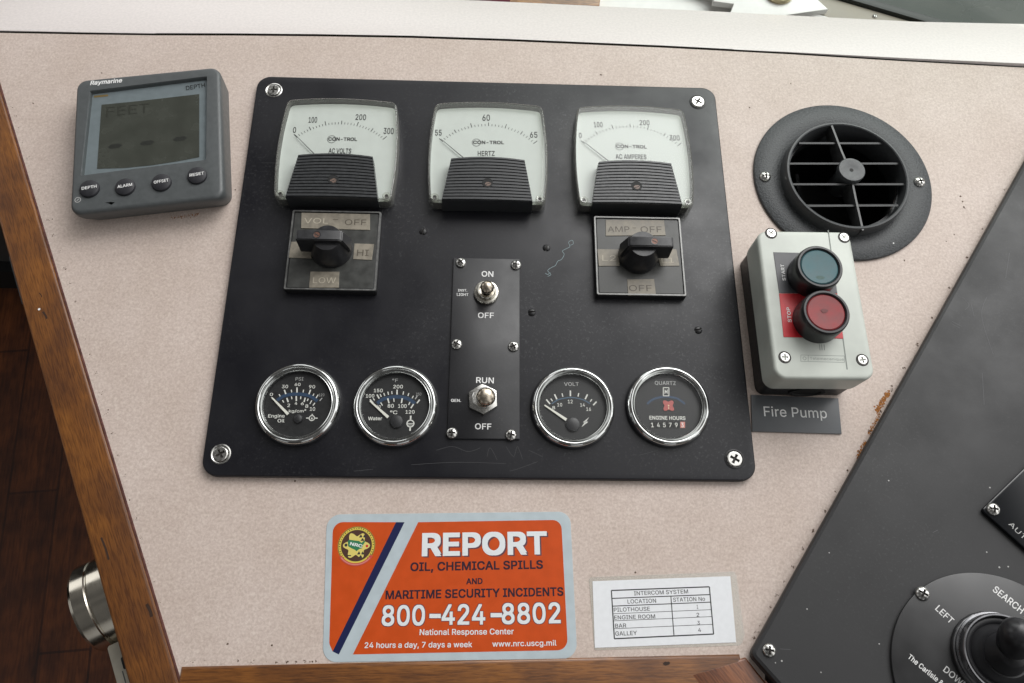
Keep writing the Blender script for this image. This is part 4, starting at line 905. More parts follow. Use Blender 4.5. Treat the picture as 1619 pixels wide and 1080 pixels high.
# ================================================================== ROTARY SELECTOR SWITCHES
def rotary(cx, cy, label, tapes, words, dirx, kc):
    fr = F0.at(cx, cy, PZ)
    t = thing('rotary_switch', label, 'switch', fr, 'selector switches below the meters')
    o = rrect(67.5, 66.5, 1.5, 3)
    bm = BM(); prism(bm, o, 0, 6.2, .6, 2); base = link('base', bm, BLACK, t)
    bm = BM()
    ro, ri = rrect(66.5, 65.5, 1.2, 3), rrect(64.3, 63.3, .8, 3)
    loft(bm, [(ro, 6.25), (ro, 7.2), (ri, 7.2), (ri, 6.25)], False, False); link('edge_strip', bm, ALU, base)
    bm = BM(); sheet(bm, rrect(62.6, 61.6, 1, 3), 6.5); face = link('face_plate', bm, SWFACE, t)
    for q, zf in tapes:
        P = [fr.px(zf(*p), 6.9) for p in q]; P = P if (P[1] - P[0]).cross(P[2] - P[1]) > 0 else P[::-1]
        bm = BM(); prism(bm, P, 6.5, 7.0, .12, 1); tp = link('label_tape', bm, TAPE, t)
        for s, a, b, h, dk in words:
            A = fr.px(zf(*a), 7.0); xs = [p.x for p in P]; ys = [p.y for p in P]
            if min(xs) - 1 < A.x < max(xs) + 1 and min(ys) - 1 < A.y < max(ys) + 1:
                bm = BM(); T(bm, fr, s, 7.08, a, b, h, 0, 0, zf); link('lettering', bm, TAPEDK if dk else TAPETXT, tp)
    # knob: round skirt carrying a bar handle
    k = BM(); kx, ky = kc[0] - cx, kc[1] - cy
    lathe(k, [(15.2, 6.6), (15.2, 9.5), (14.6, 12.5), (13.2, 17), (11.2, 22), (10, 26.0), (0, 26.0)], 48, kx, ky)
    half = 4.0
    x0, x1 = (kx - 21.5, kx + 11.5) if dirx < 0 else (kx - 11.5, kx + 21.5)
    pts = []
    if dirx < 0: side = [(x0, 12.0), (x1 + 3.5, 12.0), (x1 + 3.8, 17), (x1, 29), (x1 - 2.5, 30), (x0 + .8, 30), (x0, 29)]
    else: side = [(x1, 12.0), (x1, 29), (x1 - .8, 30), (x0 + 2.5, 30), (x0, 29), (x0 - 3.8, 17), (x0 - 3.5, 12.0)]
    bw = [1.3 if z < 18 else 1.0 for x, z in side]
    fa_ = [k.verts.new((x, ky - half * (1.25 if z < 20 else 1.0), z)) for x, z in side]; fb_ = [k.verts.new((x, ky + half * (1.25 if z < 20 else 1.0), z)) for x, z in side]
    n = len(side)
    for i in range(n): k.faces.new((fa_[i], fa_[(i + 1) % n], fb_[(i + 1) % n], fb_[i]))
    k.faces.new(fa_[::-1]); k.faces.new(fb_)
    bmesh.ops.recalc_face_normals(k, faces=k.faces)
    ge = [e for e in k.edges if all(v in set(fa_ + fb_) for v in e.verts)]
    bmesh.ops.bevel(k, geom=ge, offset=.7, segments=2, affect='EDGES')
    kn = link('knob', k, SATIN, t, sharp=35)
    sx = kx - 6.5 if dirx < 0 else kx + 7.5
    bm = BM(); lathe(bm, [(3.0, 30.0), (2.9, 30.15), (2.4, 30.2), (2.2, 30.12)], 24, sx, ky); lathe(bm, [(2.4, 30.08), (0, 30.08)], 24, sx, ky, 1); st = link('knob_screw', bm, [SATIN, mat('rusty_screw', (.15, .075, .055), .45, .4, var=.4, scale=1500)], kn)
    bm = BM(); stroke(bm, (sx - 1.7, ky + .8), (sx + 1.6, ky - .9), .7, 30.14); link('screw_slot', bm, RECESS, st)
Zs, Zt = zm(430, 320, 6.747), zm(920, 320, 6.355)
rotary(-113.4, 3.2, 'volts selector switch marked VOL OFF with its knob turned left', [([(315, 110), (1045, 125), (1045, 295), (310, 275)], Zs), ([(880, 438), (1088, 445), (1065, 615), (865, 605)], Zs), ([(410, 738), (718, 740), (712, 910), (395, 910)], Zs), ([(205, 420), (420, 420), (420, 596), (175, 590)], Zs)],
       [('VOL', (340, 222), (600, 226), 56, 0), ('-', (650, 208), (705, 208), 56, 1), ('OFF', (775, 240), (1005, 242), 58, 1), ('HI', (905, 570), (1030, 572), 66, 1), ('LOW', (435, 860), (680, 862), 60, 0)], -1, (-114.5, 3.2))
rotary(116.0, 3.2, 'amps selector switch marked AMP OFF with its knob turned right', [([(240, 175), (825, 180), (842, 332), (240, 336)], Zt), ([(155, 470), (375, 472), (378, 638), (170, 640)], Zt), ([(740, 470), (950, 470), (980, 638), (790, 640)], Zt), ([(455, 775), (725, 770), (745, 930), (465, 935)], Zt)],
       [('AMP', (262, 296), (480, 296), 54, 1), ('-', (510, 280), (545, 280), 54, 1), ('OFF', (592, 300), (805, 300), 58, 1), ('L2', (205, 586), (345, 588), 55, 0), ('L1', (800, 605), (925, 607), 50, 0), ('OFF', (475, 890), (705, 890), 58, 1)], 1, (115.2, 3.2))

# ================================================================== ROUND GAUGES
def gauge(cx, cy, label):
    fr = F0.at(cx, cy, PZ)
    t = thing('round_gauge', label, 'gauge', fr, 'round chrome gauges along the bottom of the panel')
    bm = BM(); lathe(bm, [(29.6, 0), (29.9, 1.2), (29.7, 2.8), (29.0, 4.6), (28.0, 6.0), (27.0, 6.6), (26.2, 6.5), (25.6, 5.6), (25.3, 4.4), (24.9, 4.2), (24.4, 4.9), (23.9, 5.1), (23.5, 4.6), (23.3, 2.0)], 96)
    link('bezel', bm, CHROME, t, sharp=50)
    bm = BM(); sheet(bm, circ(23.6, 64), 1.2); dial = link('dial', bm, GDIAL, t)
    bm = BM(); sheet(bm, circ(23.2, 64), 4.2); link('glass', bm, GLASS, t)
    return t, fr, dial
GZ = 1.35
def gticks(bm, fr, zf, items, cpx, wd=.7):
    C = fr.px(zf(*cpx), GZ)
    for x, y, l in items:
        p = fr.px(zf(x, y), GZ); u = (p - C).normalized(); stroke(bm, p - u * l / 2, p + u * l / 2, wd * (1.35 if l > 3 else 1), GZ)
def garc(bm, fr, zf, pts, wd): polyline(bm, smooth_curve([fr.px(zf(*p), GZ) for p in pts], 8), wd, GZ - .04)
def gneedle(t, fr, zf, a, b, hub, hr):
    P0, P1 = fr.px(zf(*a), 2.3), fr.px(zf(*b), 2.3); d = (P1 - P0).normalized(); n = Vector((-d.y, d.x)); C = fr.px(zf(*hub), 2.3)
    bm = BM(); prism(bm, [P0 - n * .45, P1 - n * 1.0, P1 + n * 1.0, P0 + n * .45], 2.1, 2.45)
    link('needle', bm, mat('needle_cream', (.72, .71, .64), .5), t)
    bm = BM(); lathe(bm, [(hr, 1.3), (hr, 2.4), (hr * .9, 3.0), (hr * .5, 3.5), (0, 3.6)], 32, C.x, C.y); link('hub', bm, mat('hub_black', (.022, .022, .024), .4), t)
# engine oil
zf = zm(390, 560, 7.2)
t, fr, dl = gauge(-128.9, -114.6, 'round chrome gauge reading Engine Oil pressure, leftmost of the four')
bm = BM()
for s, a, b, h, bo in (('60', (545, 362), (612, 362), 34, .01), ('30', (400, 388), (470, 388), 38, .01), ('90', (708, 390), (778, 390), 38, .01), ('0', (262, 475), (298, 475), 34, .01),
                   ('2', (462, 602), (492, 602), 38, .01), ('4', (545, 577), (575, 577), 34, .01), ('6', (615, 580), (650, 580), 34, .01), ('8', (665, 610), (700, 610), 38, .01), ('10', (718, 645), (778, 645), 42, .01),
                   ('kg/cm²', (478, 664), (676, 662), 32, .012), ('Engine', (243, 722), (432, 722), 38, .012), ('Oil', (350, 777), (428, 777), 38, .012)):
    T(bm, fr, s, GZ, a, b, h, bo, 0, zf)
gticks(bm, fr, zf, [(375, 468, 1.8), (437, 430, 3.4), (510, 420, 2.0), (573, 408, 3.8), (645, 420, 2.0), (718, 430, 3.4), (760, 462, 1.8), (802, 480, 2.8), (415, 537, 1.8), (465, 522, 3.2), (513, 497, 2), (565, 505, 3.6), (615, 497, 2), (660, 520, 3.2), (695, 520, 1.8), (730, 546, 2.8), (765, 570, 2.4)], (575, 830))
p = fr.px(zf(742, 728), GZ); ring2d(bm, 2.1, 1.5, GZ, 24, p.x, p.y); stroke(bm, (p.x - 4, p.y), (p.x - 2, p.y), .7, GZ); stroke(bm, (p.x + 2, p.y), (p.x + 4, p.y), .7, GZ); sheet(bm, [(p.x - .7, p.y - .9), (p.x + .7, p.y - .9), (p.x, p.y + .8)], GZ); stroke(bm, (p.x, p.y + 2), (p.x, p.y + 3), .8, GZ)
link('dial_lettering', bm, GAUGEINK, dl)
bm = BM(); T(bm, fr, 'PSI', GZ, (555, 300), (645, 300), 38, 0, 0, zf); T(bm, fr, '120', GZ, (822, 480), (884, 478), 30, 0, 0, zf); gticks(bm, fr, zf, [(845, 515, 2.6)], (575, 830)); link('faded_lettering', bm, DIMWHITE, dl)
bm = BM(); garc(bm, fr, zf, [(345, 525), (395, 492), (450, 467), (570, 453), (690, 467), (750, 492), (805, 535)], 2.4); link('blue_arc', bm, BLUEINK, dl)
gneedle(t, fr, zf, (285, 492), (472, 684), (585, 735), 3.1)
# water
zf = zm(545, 560, 7.2)
t, fr, dl = gauge(-61.2, -114.9, 'round chrome gauge reading Water temperature in two scales')
bm = BM()
for s, a, b, h, bo in (('200', (552, 390), (662, 390), 40, .012), ('150', (330, 434), (432, 434), 40, .012), ('100', (240, 495), (336, 495), 40, .012), ('80', (488, 610), (558, 610), 42, .012), ('100', (607, 612), (705, 612), 42, .012), ('120', (692, 678), (795, 678), 40, .012),
                   ('°C', (515, 684), (598, 684), 42, .012), ('40', (352, 612), (405, 618), 36, .012), ('Water', (265, 752), (425, 752), 40, .015)):
    T(bm, fr, s, GZ, a, b, h, bo, 0, zf)
gticks(bm, fr, zf, [(305, 535, 3.4), (332, 515, 1.8), (380, 482, 3.4), (410, 470, 2.2), (450, 458, 2.2), (495, 445, 2.4), (537, 438, 2.2), (596, 432, 3.6), (667, 443, 2.4), (725, 460, 2.2), (775, 488, 2), (420, 568, 2.6), (497, 530, 3.6), (560, 522, 2.6), (650, 530, 3.6), (735, 562, 2.4), (768, 592, 3.4), (838, 538, 3.2)], (590, 860))
p = fr.px(zf(748, 790), GZ); ring2d(bm, 2.8, 2.0, GZ, 28, p.x, p.y); stroke(bm, (p.x, p.y + 2.6), (p.x, p.y + 5.6), 1.1, GZ); stroke(bm, (p.x, p.y - 2.6), (p.x, p.y - 5.2), 1.1, GZ); stroke(bm, (p.x - 2, p.y), (p.x + 2, p.y), .5, GZ); stroke(bm, (p.x - 1.6, p.y - 1), (p.x + 1.6, p.y - 1), .4, GZ)
link('dial_lettering', bm, GAUGEINK, dl)
bm = BM(); T(bm, fr, '°F', GZ, (540, 318), (605, 318), 38, 0, 0, zf); gticks(bm, fr, zf, [(815, 492, 3)], (590, 860)); T(bm, fr, '250', GZ, (812, 472), (872, 470), 32, 0, 0, zf); link('faded_lettering', bm, DIMWHITE, dl)
bm = BM(); garc(bm, fr, zf, [(370, 560), (425, 518), (480, 500), (590, 485), (700, 500), (750, 525), (800, 562)], 2.6); link('blue_arc', bm, BLUEINK, dl)
gneedle(t, fr, zf, (287, 532), (495, 718), (590, 765), 4.6)
# volt
zf = zm(830, 560, 6.75)
t, fr, dl = gauge(63.2, -114.4, 'round chrome VOLT gauge with its needle at the left stop')
bm = BM()
for s, a, b, h in (('10', (345, 558), (398, 558), 36), ('12', (458, 525), (510, 525), 38), ('14', (590, 560), (640, 560), 36), ('16', (655, 606), (705, 606), 38), ('8', (292, 588), (322, 588), 34)):
    T(bm, fr, s, GZ, a, b, h, .008, 0, zf)
gticks(bm, fr, zf, [(248, 508, 4.2), (285, 488, 2.2), (328, 455, 4.0), (400, 436, 2.6), (485, 418, 4.2), (570, 434, 2.6), (655, 455, 4.0), (705, 494, 2.2), (746, 526, 3.6)], (490, 800), .75)
p = fr.px(zf(645, 725), GZ); sheet(bm, [(p.x + 2.8, p.y + 3.6), (p.x - 1.9, p.y - .2), (p.x + .1, p.y - .3)], GZ); sheet(bm, [(p.x - 2.8, p.y - 3.6), (p.x + 2.1, p.y + .2), (p.x - .2, p.y + .5)], GZ)
link('dial_lettering', bm, GAUGEINK, dl)
bm = BM(); T(bm, fr, 'VOLT', GZ, (418, 338), (575, 338), 38, .006, 0, zf); link('faded_lettering', bm, DIMWHITE, dl)
bm = BM(); garc(bm, fr, zf, [(285, 530), (330, 500), (370, 481), (485, 462), (590, 477), (645, 498), (695, 528)], .8); link('blue_arc', bm, mat('pale_blue_ink', (.06, .11, .17), .5), dl)
gneedle(t, fr, zf, (209, 544), (442, 700), (512, 748), 5.0)
# hour meter
zf = zm(985, 560, 6.75)
t, fr, dl = gauge(130.9, -112.9, 'round chrome QUARTZ engine hours meter, rightmost of the four')
bm = BM(); T(bm, fr, 'ENGINE HOURS', GZ, (283, 698), (668, 703), 40, .018, 0, zf)
P = [fr.px(zf(*q), GZ) for q in ((430, 445), (490, 445), (490, 357), (430, 357))]
for i in range(4): stroke(bm, P[i], P[(i + 1) % 4], .6, GZ)
c = (P[0] + P[2]) / 2
sheet(bm, [P[0] + Vector((1, 1)), c, P[3] + Vector((1, -1))], GZ + .02); sheet(bm, [P[1] + Vector((-1, 1)), c, P[2] + Vector((-1, -1))], GZ + .02)
for i, s in enumerate('14579'): T(bm, fr, s, GZ + .12, (300 + i * 64, 780), (330 + i * 64, 780), 48, .01, 0, zf)
link('dial_lettering', bm, GAUGEINK, dl)
bm = BM()
for i in range(5):
    P = [fr.px(zf(*q), GZ) for q in ((286 + i * 64, 788), (344 + i * 64, 788), (344 + i * 64, 722), (286 + i * 64, 722))]; sheet(bm, P, GZ + .05)
link('counter_drum', bm, DEEP, dl)
bm = BM(); P = [fr.px(zf(*q), GZ) for q in ((612, 788), (662, 788), (662, 722), (612, 722))]; sheet(bm, P, GZ + .05); td_ = link('tenths_drum', bm, PINKP, dl)
bm = BM(); T(bm, fr, '3', GZ + .12, (624, 780), (650, 780), 48, .01, 0, zf); link('tenths_digit', bm, WHITE, td_)
bm = BM(); T(bm, fr, 'QUARTZ', GZ, (340, 326), (565, 330), 40, .008, 0, zf); link('faded_lettering', bm, DIMWHITE, dl)
bm = BM(); garc(bm, fr, zf, [(258, 532), (300, 495), (355, 470), (460, 452), (565, 470), (615, 495), (662, 532)], 1.6); link('blue_arc', bm, BLUEINK, dl)
bm = BM(); p = fr.px(zf(487, 548), 2)
sheet(bm, [(p.x + (3.9 + 1.0 * math.cos(4 * (a - math.pi / 4))) * math.cos(a), p.y + (3.9 + 1.0 * math.cos(4 * (a - math.pi / 4))) * math.sin(a)) for a in [i * math.pi / 24 for i in range(48)]], GZ + .3); ro = link('running_indicator', bm, mat('faded_red', (.42, .10, .09), .5), dl)
bm = BM(); sheet(bm, circ(.55, 10, p.x, p.y), GZ + .36); sheet(bm, [(p.x - .3, p.y - 2.6), (p.x + .3, p.y - 2.6), (p.x + .2, p.y - 1), (p.x - .2, p.y - 1)], GZ + .36); link('indicator_pin', bm, mat('pale_amber', (.7, .6, .4), .5), ro)

# ================================================================== TOGGLE SWITCH PLATE
fp = F0.at(0.6, -68.4, PZ)
t = thing('switch_plate', 'narrow black plate with two toggle switches marked ON OFF and RUN OFF', 'switch plate', fp)
bm = BM(); prism(bm, rrect(50.4, 139, .8, 2), 0, 1.6, .5, 2); link('plate', bm, PLATE, t)
for x, y in ((728.6, 414.6), (816, 418.5), (722, 544), (812, 547.5), (714.5, 684.5), (808, 687.5)):
    p = fp.px((x, y), 2.5); screw(t, p.x, p.y, 1.6, 4.0, 'pan')
bm = BM(); zf = zm(700, 400, 9)
bm.free(); zg = zm(700, 580, 8.307)
for words in ((('ON', (552, 336), (720, 340), 78, zf),), (('OFF', (500, 925), (728, 928), 78, zf),), (('INST.', (217, 548), (347, 550), 34, zf), ('LIGHT', (200, 610), (365, 612), 38, zf)),
              (('RUN', (438, 212), (670, 218), 76, zg),), (('OFF', (423, 820), (638, 824), 78, zg),), (('GEN.', (108, 460), (240, 462), 38, zg),)):
    bm = BM()
    for q, a, b, h, z_ in words: T(bm, fp, q, 1.7, a, b, h, .012, 0, z_)
    link('lettering', bm, WHITE, t)
def toggle(px, hexa, lab, br, tilt):
    p = fp.px(px, 2.5)
    tg = bpy.data.objects.new('toggle', None); COL.objects.link(tg); tg.parent = t; tg.location = (p.x * MM, p.y * MM, 1.6 * MM); tg['label'] = lab
    bm = BM()
    if hexa: prism(bm, [Vector((11.2 * math.cos(R(a + 4)), 11.2 * math.sin(R(a + 4)))) for a in range(30, 390, 60)], 0, 3.2, .5, 2); lathe(bm, [(7.6, 3.2), (7.6, 6), (7, 6.4), (5.2, 6.4), (5, 5)], 40)
    else: lathe(bm, [(9.3, 0), (9.3, 2.2), (8.8, 2.9), (7.4, 3.1), (7.2, 3.0), (6.9, 6.2), (6.4, 6.8), (5.2, 6.8), (4.8, 5.2), (4.0, 5.0)], 48)
    link('nut', bm, STEEL if hexa else mat('worn_nickel', (.62, .60, .54), .26, 1.0, var=.15, scale=400), tg)
    bm = BM(); d = Vector((tilt, -.12, 1.0)).normalized()
    path = [Vector((0, 0, 3))]; rad = [2.6]
    for s, q in ((3, 2.8), (6, 3.2), (8, br * .84), (9.6, br * .96), (11, br), (12.4, br * .93), (13.6, br * .74), (14.4, br * .45), (14.8, .12)):
        path.append(Vector((0, 0, 3)) + d * s); rad.append(q)
    tube(bm, path, rad, 28); link('lever', bm, DULL, tg)
toggle((769, 463), False, 'upper toggle with a round slotted nut', 5.0, .05)
toggle((763.5, 632), True, 'lower toggle with a hexagonal nut and larger lever', 6.6, .22)

# ================================================================== AIR VENT
fv = F0.at(vc.x, vc.y, 0)
t = thing('air_vent', 'round dark grey air vent with horizontal slats in the console', 'vent', fv)
bm = BM(); lathe(bm, [(72.4, 0.05), (72.4, 1.8), (71.6, 2.6), (51, 3.0), (50.5, 2.6), (44.2, 2.4), (44.0, -1)], 128); link('flange', bm, VENTM, t, sharp=50)
off = (-1.2, -2.2)
bm = BM(); lathe(bm, [(50.2, 2.6), (49.2, 12.5), (48.6, 13.4), (47.4, 13.6), (46.6, 13.0), (45.6, 2.0), (43.9, -6), (43.9, -70)], 96, *off); link('ring', bm, mat('ring_grey', (.050, .053, .056), .45, var=.1, scale=500), t, sharp=40)
bm = BM(); lathe(bm, [(43.7, -8), (43.7, -72), (0, -72)], 48, *off)
link('duct', bm, DUCT, t)
for pa, pb in (((290, 303), (810, 283)), ((260, 432), (915, 403)), ((290, 558), (955, 530)), ((390, 690), (950, 660))):
    zf = zm(1180, 150, 3.857); A, B = fv.px(zf(*pa), 11), fv.px(zf(*pb), 11); y = (A.y + B.y) / 2; sl = (B.y - A.y) / (B.x - A.x) * .35
    yy = y - off[1]; hw = math.sqrt(max(1, 46.2 ** 2 - yy * yy))
    bm = BM(); x0, x1 = off[0] - hw, off[0] + hw
    prof = [(y - .75, 10.6), (y + .75, 10.9), (y + 12.4, -8), (y + 11.2, -8)]
    a = [bm.verts.new((x0, u + sl * (x0), z)) for u, z in prof]; b = [bm.verts.new((x1, u + sl * x1, z)) for u, z in prof]; k = len(prof)
    for i in range(k): bm.faces.new((a[i], b[i], b[(i + 1) % k], a[(i + 1) % k]))
    bm.faces.new(a[::-1]); bm.faces.new(b); bmesh.ops.recalc_face_normals(bm, faces=bm.faces)
    link('slat', bm, mat('slat_grey', (.055, .056, .057), .4, var=.15, scale=300), t)
zf = zm(1180, 150, 3.857); hubc = fv.px(zf(645, 455), 17)
for pa in ((520, 182), (712, 826)):
    A = fv.px(zf(*pa), 13); d = hubc - A; n = Vector((-d.y, d.x)).normalized() * .8
    bm = BM(); vs = []
    for p, zt, zb in ((A, 12.9, 2), (A + d * .55, 13.0, -2), (hubc, 14.0, -6)): vs.append([bm.verts.new((*(p - n), zt)), bm.verts.new((*(p + n), zt)), bm.verts.new((*(p + n), zb)), bm.verts.new((*(p - n), zb))])
    for a, b in zip(vs, vs[1:]):
        for i in range(4): bm.faces.new((a[i], a[(i + 1) % 4], b[(i + 1) % 4], b[i]))
    bm.faces.new(vs[0]); bmesh.ops.recalc_face_normals(bm, faces=bm.faces); link('spoke', bm, MATS['slat_grey'], t)
bm = BM(); lathe(bm, [(9, -10), (9, 9), (10.6, 12.5), (10.8, 16.2), (10.2, 17), (8.5, 17.1), (4, 16.2), (1.6, 16.0), (1.4, 15.2), (0, 15.2)], 48, hubc.x, hubc.y); hb = link('hub', bm, MATS['ring_grey'], t, sharp=45)
bm = BM(); sheet(bm, circ(1.5, 16, hubc.x, hubc.y), 16.05); link('hub_hole', bm, DEEP, hb)
bm = BM()
for x0 in (-20, -8):
    prism(bm, rrect(3, 70, 1, cx=x0 - 8, cy=-2), -48, -42)
prism(bm, rrect(16, 22, 5, cx=-24, cy=-16), -50, -40, 2)
link('damper', bm, mat('damper_grey', (.05, .05, .052), .5), t)
for p in ((118, 495), (1058, 528)):
    q = fv.px(zf(*p), 4); screw(t, q.x, q.y, 2.7, 4.6, 'pan')
bm = BM(); q = fv.px(zf(897, 905), 2.8); sheet(bm, circ(.6, 9, q.x, q.y), 2.95); link('paint_fleck', bm, WHITE, t)

# ================================================================== START / STOP BOX
fb_ = F0.at(229.6, -46.8, 0, .4)
t = thing('push_button_box', 'pale grey push button box with green START and red STOP buttons', 'control box', fb_)
BH = 44.0; BL = 19.0
bm = BM(); prism(bm, rrect(65, 109, 6, 6, 0, 0), 0, BL - .2, 0); base = link('base', bm, BLACK, t)
bm = BM(); loft(bm, [(circ(13, 32), 0), (circ(13, 32), 1.2), (circ(10.5, 32), 1.2), (circ(10, 32), .2)], True, True)
ko = link('cable_knockout', bm, DEEP, base); ko.matrix_local = Matrix.Translation((0.001, -.0546, .0095)) @ Matrix.Rotation(R(90), 4, 'X') @ Matrix.Diagonal((1, .66, 1, 1))
ol = rrect(68.5, 112.0, 8, 8)
bm = BM(); rings = [(inset(ol, .9), BL), (inset(ol, .5), BL), (inset(ol, .1), BL + 4), (ol, BH - 6)] + [(inset(ol, 2.4 * (1 - math.cos(R(a)))), BH - 2.4 + 2.4 * math.sin(R(a))) for a in (0, 22, 45, 68, 90)]
loft(bm, rings); lid = link('lid', bm, LID, t, sharp=30)
Zb = zm(1150, 340, 3)
bm = BM(); A, B = fb_.px(Zb(478, 72), BH), fb_.px(Zb(568, 733), BH); stroke(bm, A, B, .9, BH + .05); link('lid_groove', bm, LIDLINE, lid)
def labplate(name, quad, m):
    P = [fb_.px(Zb(*q), BH) for q in quad]; P = P if (P[1] - P[0]).cross(P[2] - P[1]) > 0 else P[::-1]
    bm = BM(); prism(bm, P, BH - .1, BH + .35, .1, 1); return link(name, bm, m, t)
lp1 = labplate('start_label', ((218, 177), (494, 184), (520, 371), (245, 371)), GREYLAB)
lp2 = labplate('stop_label', ((245, 373), (520, 373), (549, 587), (266, 579)), RED)
bm = BM(); T(bm, fb_, 'START', BH + .45, (278, 311), (268, 234), 16, .01, 0, Zb); link('label_lettering', bm, WHITE, lp1)
bm = BM(); T(bm, fb_, 'STOP', BH + .45, (305, 509), (297, 438), 17, .01, 0, Zb); link('label_lettering', bm, WHITE, lp2)
bm = BM()
ZB2 = zm(1220, 520, 9)
T(bm, fb_, 'Telemecanique', BH + .08, (545, 438), (1030, 452), 38, .0, 0, ZB2)
for a, b in (((415, 372), (1035, 386)), ((415, 462), (1035, 478)), ((415, 372), (415, 462)), ((520, 375), (520, 465)), ((1035, 386), (1035, 478))): stroke(bm, fb_.px(ZB2(*a), BH), fb_.px(ZB2(*b), BH), .35, BH + .06)
ring2d(bm, 1.3, .9, BH + .06, 16, *fb_.px(ZB2(468, 420), BH))
for x in (680, 710, 745): stroke(bm, fb_.px(ZB2(x, 220), BH), fb_.px(ZB2(x + 8, 305), BH), .5, BH + .06)
link('lid_lettering', bm, mat('moulded_grey', (.27, .29, .27), .6), lid)
for x, y in ((207, 87), (553, 107), (272, 675), (640, 688)):
    p = fb_.px(Zb(x, y), BH); s = screw(t, p.x, p.y, BH + .15, 3.5, 'flat')
    bm = BM(); lathe(bm, [(4.4, -.1), (4.2, .05), (3.55, 0)], 32); link('screw_collar', bm, RECESS, s)
for nm, (cx, cy), m, lab in (('start_button', (440, 243), TEAL, 'teal green push button in a black collar'), ('stop_button', (471, 458), REDBTN, 'red push button in a black collar')):
    ZT = BH + 17
    p = fb_.px(Zb(cx, cy), ZT)
    bm = BM(); lathe(bm, [(16.6, BH), (16.4, ZT - 4), (15.9, ZT - .8), (15.2, ZT), (14.0, ZT), (13.2, ZT - .9), (13.0, ZT - 2.5)], 64, p.x, p.y); b = link(nm, bm, SATIN, t, sharp=40); b['label'] = lab
    bm = BM(); lathe(bm, [(13.1, ZT - 3), (13.0, ZT - 1.5), (12.2, ZT - .9), (8, ZT - 1.1), (0, ZT - 1.3)], 48, p.x, p.y); cap = link('button_cap', bm, m, b)
    bm = BM(); q = (p.x + (-.5 if cy < 300 else -1), p.y + (-8 if cy < 300 else 1)); k = 14
    sheet(bm, [(q[0] + (3.2 if cy < 300 else 2.6) * random.uniform(.7, 1.1) * math.cos(2 * math.pi * i / k), q[1] + 1.7 * random.uniform(.7, 1.1) * math.sin(2 * math.pi * i / k)) for i in range(k)], ZT - 1.0); link('wear_mark', bm, mat('cap_dirt_%s' % ('green' if cy < 300 else 'red'), (.05, .10, .09) if cy < 300 else (.13, .025, .026), .6), cap)

# fire pump name plate
ff = F0.at(225.4, -116, 0)
P = [ff.px(Zb(*q), 1.5) for q in ((113, 852), (527, 869), (543, 1038), (118, 1026))]; P = P[::-1]
bm = BM(); prism(bm, P, .05, 1.6, .35, 2)
sg = link('name_plate', bm, SIGN); sg.matrix_world = ff.matrix(); sg['label'] = 'slate grey engraved plate reading Fire Pump below the push button box'; sg['category'] = 'name plate'
bm = BM(); T(bm, ff, 'Fire Pump', 1.66, (175, 954), (474, 964), 46, .004, 0, Zb); link('lettering', bm, WHITE, sg)

# ================================================================== ORANGE REPORT STICKER
Zk = zm(500, 800, 3.765)
fk = F0.at(-20, -233.5, 0)
K = lambda x, y: fk.px(Zk(x, y), 0)
tk = thing('warning_sticker', 'orange REPORT sticker with white border and navy diagonal stripe', 'sticker', fk)
bm = BM(); prism(bm, rpoly([K(38, 931), K(1554, 909), K(1511, 34), K(63, 51)], [9, 9, 8, 9], 8), .04, .30, .1, 1); link('backing', bm, SILVERP, tk)
bm = BM()
tl, tr, br, bl = (100, 96), (1460, 83), (1498, 858), (76, 884)
def lerp(a, b, s): return (a[0] + (b[0] - a[0]) * s, a[1] + (b[1] - a[1]) * s)
left = rpoly([K(76, 866), K(98, 866), K(475, 97), K(*tl)], [0, 0, 0, 6.5], 6)
left = rpoly([K(78, 820), K(98, 866), K(475, 97), K(*tl)], [5, 0, 0, 6.5], 6)
sheet(bm, left, .33)
right = rpoly([K(218, 884), K(1498, 858), K(1458, 83), K(607, 97)], [0, 6.5, 6, 0], 6); sheet(bm, right, .33); link('orange_field', bm, ORANGE, tk)
bm = BM(); sheet(bm, [K(98, 866), K(135, 884), K(526, 97), K(475, 97)], .34); link('navy_stripe', bm, NAVY, tk)
def sh(s, a, b, h, bo, dx=0, dy=0):
    T(bm, fk, s, .36, (a[0] + dx, a[1] + dy), (b[0] + dx, b[1] + dy), h, bo, 0, Zk)
swh, smr = mat('sticker_white', (.70, .73, .74), .45), mat('dull_maroon_print', (.10, .035, .05), .5)
for s, a, b, h, bo, nm in (('REPORT', (628, 300), (1376, 288), 138, .028, 'heading'), ('800', (388, 715), (646, 711), 122, .015, 'phone_digits'), ('424', (745, 708), (1006, 706), 122, .015, 'phone_digits'), ('8802', (1105, 704), (1456, 698), 124, .015, 'phone_digits')):
    bm = BM(); bmw = BM(); T(bmw, fk, s, .45, a, b, h, bo, 0, Zk)
    sh(s, a, b, h, bo, 9, 7) if s == 'REPORT' else sh(s, (a[0] - 3, a[1] + 4), (b[0] + 3, b[1] + 4), h + 8, bo + .015)
    wl_ = link(nm, bmw, swh, tk); link('letter_shadow', bm, smr, wl_)
for c in ((708, 655), (1072, 650)):
    P = K(c[0] - 34, c[1]), K(c[0] + 34, c[1]); bm = BM(); bmw = BM(); stroke(bmw, P[0], P[1], 2.6, .45); stroke(bm, P[0] - Vector((.4, 0)), P[1] + Vector((.4, 0)), 3.3, .36)
    wl_ = link('dash', bmw, swh, tk); link('letter_shadow', bm, smr, wl_)
for s, a, b, h in (('National Response Center', (615, 769), (1176, 764), 35), ('24 hours a day, 7 days a week', (287, 846), (928, 841), 34), ('www.nrc.uscg.mil', (1048, 838), (1430, 831), 33)):
    bmw = BM(); T(bmw, fk, s, .40, a, b, h, .012, 0, Zk); link('footer_lettering', bmw, swh, tk)
bm = BM()
